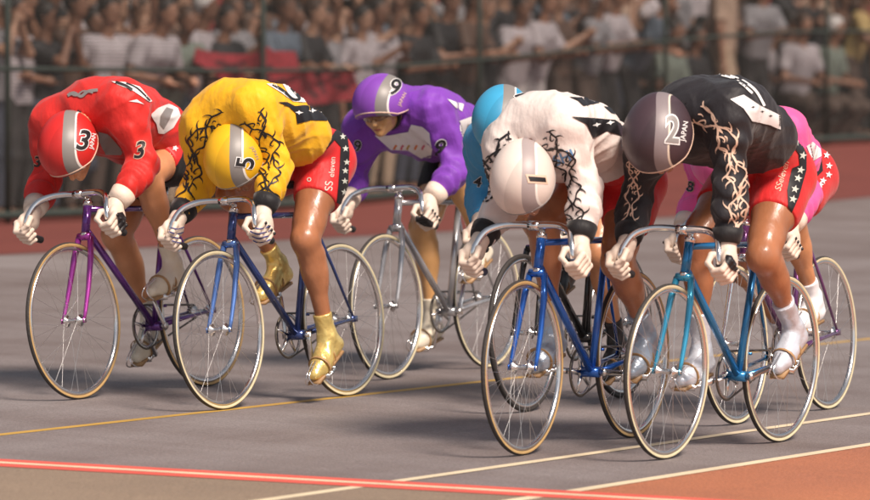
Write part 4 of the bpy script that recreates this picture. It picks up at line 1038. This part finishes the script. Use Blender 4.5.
def spectator(px, l, dz, shirt, pose, tro, sc, label, cap=False, turn=0):
    u = u_at(px, l); p = wpt(u, l, 0); p.z = gh(u, LF)+dz+.02
    fx = -NL; M = Matrix.Translation(p) @ Matrix.Rotation(math.atan2(fx.y, fx.x)+turn, 4, 'Z') @ Matrix.Scale(sc, 4)
    e = empty('person', M, label, 'spectator', 'spectators behind the fence')
    parts, arms, head = PROTO[pose]; ms = [rnd.choice(skins), CC[shirt], tr_m[tro], hairs[2] if cap else rnd.choice(hairs[:2])]
    for o_, m_ in zip(parts, ms):
        c = o_.copy(); COL.objects.link(c); c.parent = e; c.material_slots[0].link = 'OBJECT'; c.material_slots[0].material = m_
        if cap and o_ is parts[3]: c.name = 'cap'
    if pose.startswith('camera'): CAMS.append((M, head, label))
    return M
FRONT = [(-12, 'grey', 2), (14, 'white', 4), (44, 'black', 2), (74, 'brown', 4), (104, 'white', 3), (128, 'white', 5), (158, 'green', 5), (186, 'white', 1), (212, 'black', 1), (240, 'black', 6), (268, 'blue', 1), (296, 'black', 1), (322, 'grey', 0), (356, 'white', 3), (376, 'white', 7), (404, 'black', 1), (432, 'black', 1), (458, 'brown', 1), (482, 'black', 7), (508, 'white', 1),
  (530, 'white', 1), (556, 'brown', 7), (584, 'grey', 1), (602, 'white', 1), (628, 'blue', 5), (660, 'green', 6), (684, 'black', 6), (722, 'beige', 0), (752, 'grey', 1), (792, 'white', 6), (822, 'green', 6), (850, 'yellow', 1), (880, 'red', 0)]
for i, (px, c, pi) in enumerate(FRONT):
    cap = px in (186, 584, 822)
    tro = 3 if px in (530, 508) else 4 if px == 722 else rnd.choice([0, 0, 1, 2, 1, 4])
    spectator(px, 21.10+rnd.uniform(-.06, .08), 0, c, PK[pi], tro, rnd.uniform(.96, 1.04) if px != 722 else 1.1, f"{ORD[i]} spectator from the left in the front row, {SH_[c]}, {PK[pi]}", cap, rnd.uniform(-.35, .35))
for row, (l, dz, n, nm) in enumerate([(21.6, 0.04, 31, 'second row'), (22.0, .14, 32, 'third row'), (22.9, .32, 32, 'fourth row')]):
    for i in range(n):
        px = -15+900*(i+.5+rnd.uniform(-.25, .25))/n
        c = rnd.choice(['black']*5+['brown']*3+['grey', 'grey', 'white', 'white', 'blue', 'green', 'red', 'beige']); pi = rnd.choice([0, 2, 2, 4, 7, 7, 0, 3] if row else [0, 2, 4, 7, 6, 6, 7, 3])
        spectator(px, l+rnd.uniform(-.12, .12), dz, c, PK[pi], rnd.choice([0, 0, 1, 2, 1, 4]), rnd.uniform(.92, 1.06), f"{ORD[i]} spectator from the left in the {nm}, {SH_[c]}, {PK[pi]}", rnd.random() < .08, rnd.uniform(-.4, .4))
camb = mat('camera_black', (.03, .03, .03), .4, noise=.1); camg = mat('camera_silver', (.6, .6, .6), .3, .3)
for i, (M, head, lab) in enumerate(CAMS[:14]):
    e = empty('camera', M @ Matrix.Translation(head+Vector((.13, 0, .03))), f"{'silver' if i % 3 == 0 else 'black'} camera held by the {lab.split(',')[0]}", 'camera', 'cameras held by spectators')
    mb = MB(); mb.box((0, 0, 0), (.018, .06, .036)); mb.box((0, .0, .04), (.014, .02, .01)); b = mb.build('camera_body', camg if i % 3 == 0 else camb, e, False)
    mb = MB(); mb.lathe((.018, 0, 0), (1, 0, 0), [(.028, 0), (.028, .03), (.022, .032), (.001, .028)], 14); mb.build('lens', camb, e)
# red cloth banners held behind the fence
ban = mat('banner_red_cloth', (.30, .025, .035), .7, noise=.12, bump=.3, bscale=4)
def banner(x0, x1, ytop, ybot, label, seed):
    r_ = random.Random(seed); l = 20.60; V = []; Fc = []; nx, nz = 40, 24; ph = [r_.uniform(0, 6) for _ in range(4)]
    def top(t): return ytop(t)
    for i in range(nx+1):
        t = i/nx; px = x0+(x1-x0)*t; u = u_at(px, l)
        p = wpt(u, l); y = p.y
        for k in range(nz+1):
            s = k/nz; py = ytop(t)+(ybot(t)-ytop(t))*s
            z = CAMZ+(93-py)/F_PX*y
            dl = .035*math.sin(9*t+ph[0]+2*s)+.02*math.sin(21*t+ph[1]-3*s)
            q = p+NL*dl; V.append((q.x, q.y, z))
    for i in range(nx):
        for k in range(nz): a = i*(nz+1)+k; Fc.append((a, a+nz+1, a+nz+2, a+1))
    o = mk('banner', V, Fc, ban); md = o.modifiers.new('s', 'SOLIDIFY'); md.thickness = .006; tag(o, label, 'banner', 'red banners'); return o
b1 = banner(197, 296, lambda t: 47+10*math.sin(min(1, t/.7)*3.0)*.6-14*max(0, t-.5)*(t < .78)+4*t, lambda t: 62+min(1, t*2.6)*34, 'wide red cloth banner with dark strokes held over the rail behind the rider in yellow', 1)
b2 = banner(299, 357, lambda t: 67+5*math.sin(t*3), lambda t: 106-6*t, 'short red cloth banner with dark strokes between the riders in yellow and purple', 2)
bd = mat('banner_dark_print', (.06, .012, .015), .7)
for tg, st in ((b1, [[(215, 62), (232, 66), (244, 62)], [(222, 70), (240, 72)], [(250, 76), (262, 70), (272, 66)], [(240, 82), (256, 80), (270, 78)], [(262, 86), (285, 80)], [(258, 66), (262, 84)]]), (b2, [[(312, 76), (328, 72), (340, 78)], [(318, 82), (326, 94)], [(332, 84), (348, 88)], [(308, 90), (318, 98)]])):
    for q in st:
        Q = curve2(q, 5); V, T = ribbon(Q, [4.5]*len(Q)); decal('banner_stroke', V, T, bd, tg, .008, mx=3)

# ------------------------------------------------------------------ light
w = bpy.data.worlds.new('World'); S.world = w; w.use_nodes = True; nt = w.node_tree
EL = math.radians(48); AZ = math.radians(34)     # sun azimuth measured from the camera's back (-Y), towards -X
bg = nt.nodes['Background']; sky = nt.nodes.new('ShaderNodeTexSky'); sky.sky_type = 'NISHITA'; sky.sun_disc = False
sky.sun_elevation = EL; sky.sun_rotation = math.pi-AZ
hsv = nt.nodes.new('ShaderNodeHueSaturation'); hsv.inputs['Saturation'].default_value = .35; nt.links.new(sky.outputs[0], hsv.inputs['Color']); nt.links.new(hsv.outputs[0], bg.inputs[0]); bg.inputs[1].default_value = 0.09
sl = bpy.data.lights.new('sun', 'SUN'); sl.energy = 5.0; sl.angle = math.radians(16); sl.color = (1, .86, .74)
so = bpy.data.objects.new('sun', sl); COL.objects.link(so)
sd_ = Vector((math.sin(AZ)*math.cos(EL), -math.cos(AZ)*math.cos(EL), math.sin(EL)))
so.rotation_euler = sd_.to_track_quat('Z', 'Y').to_euler(); so.location = (0, 0, 30)
S.view_settings.view_transform = 'Standard'; S.view_settings.look = 'None'; S.view_settings.exposure = 0.12; S.view_settings.gamma = 1
S.render.engine = 'CYCLES'
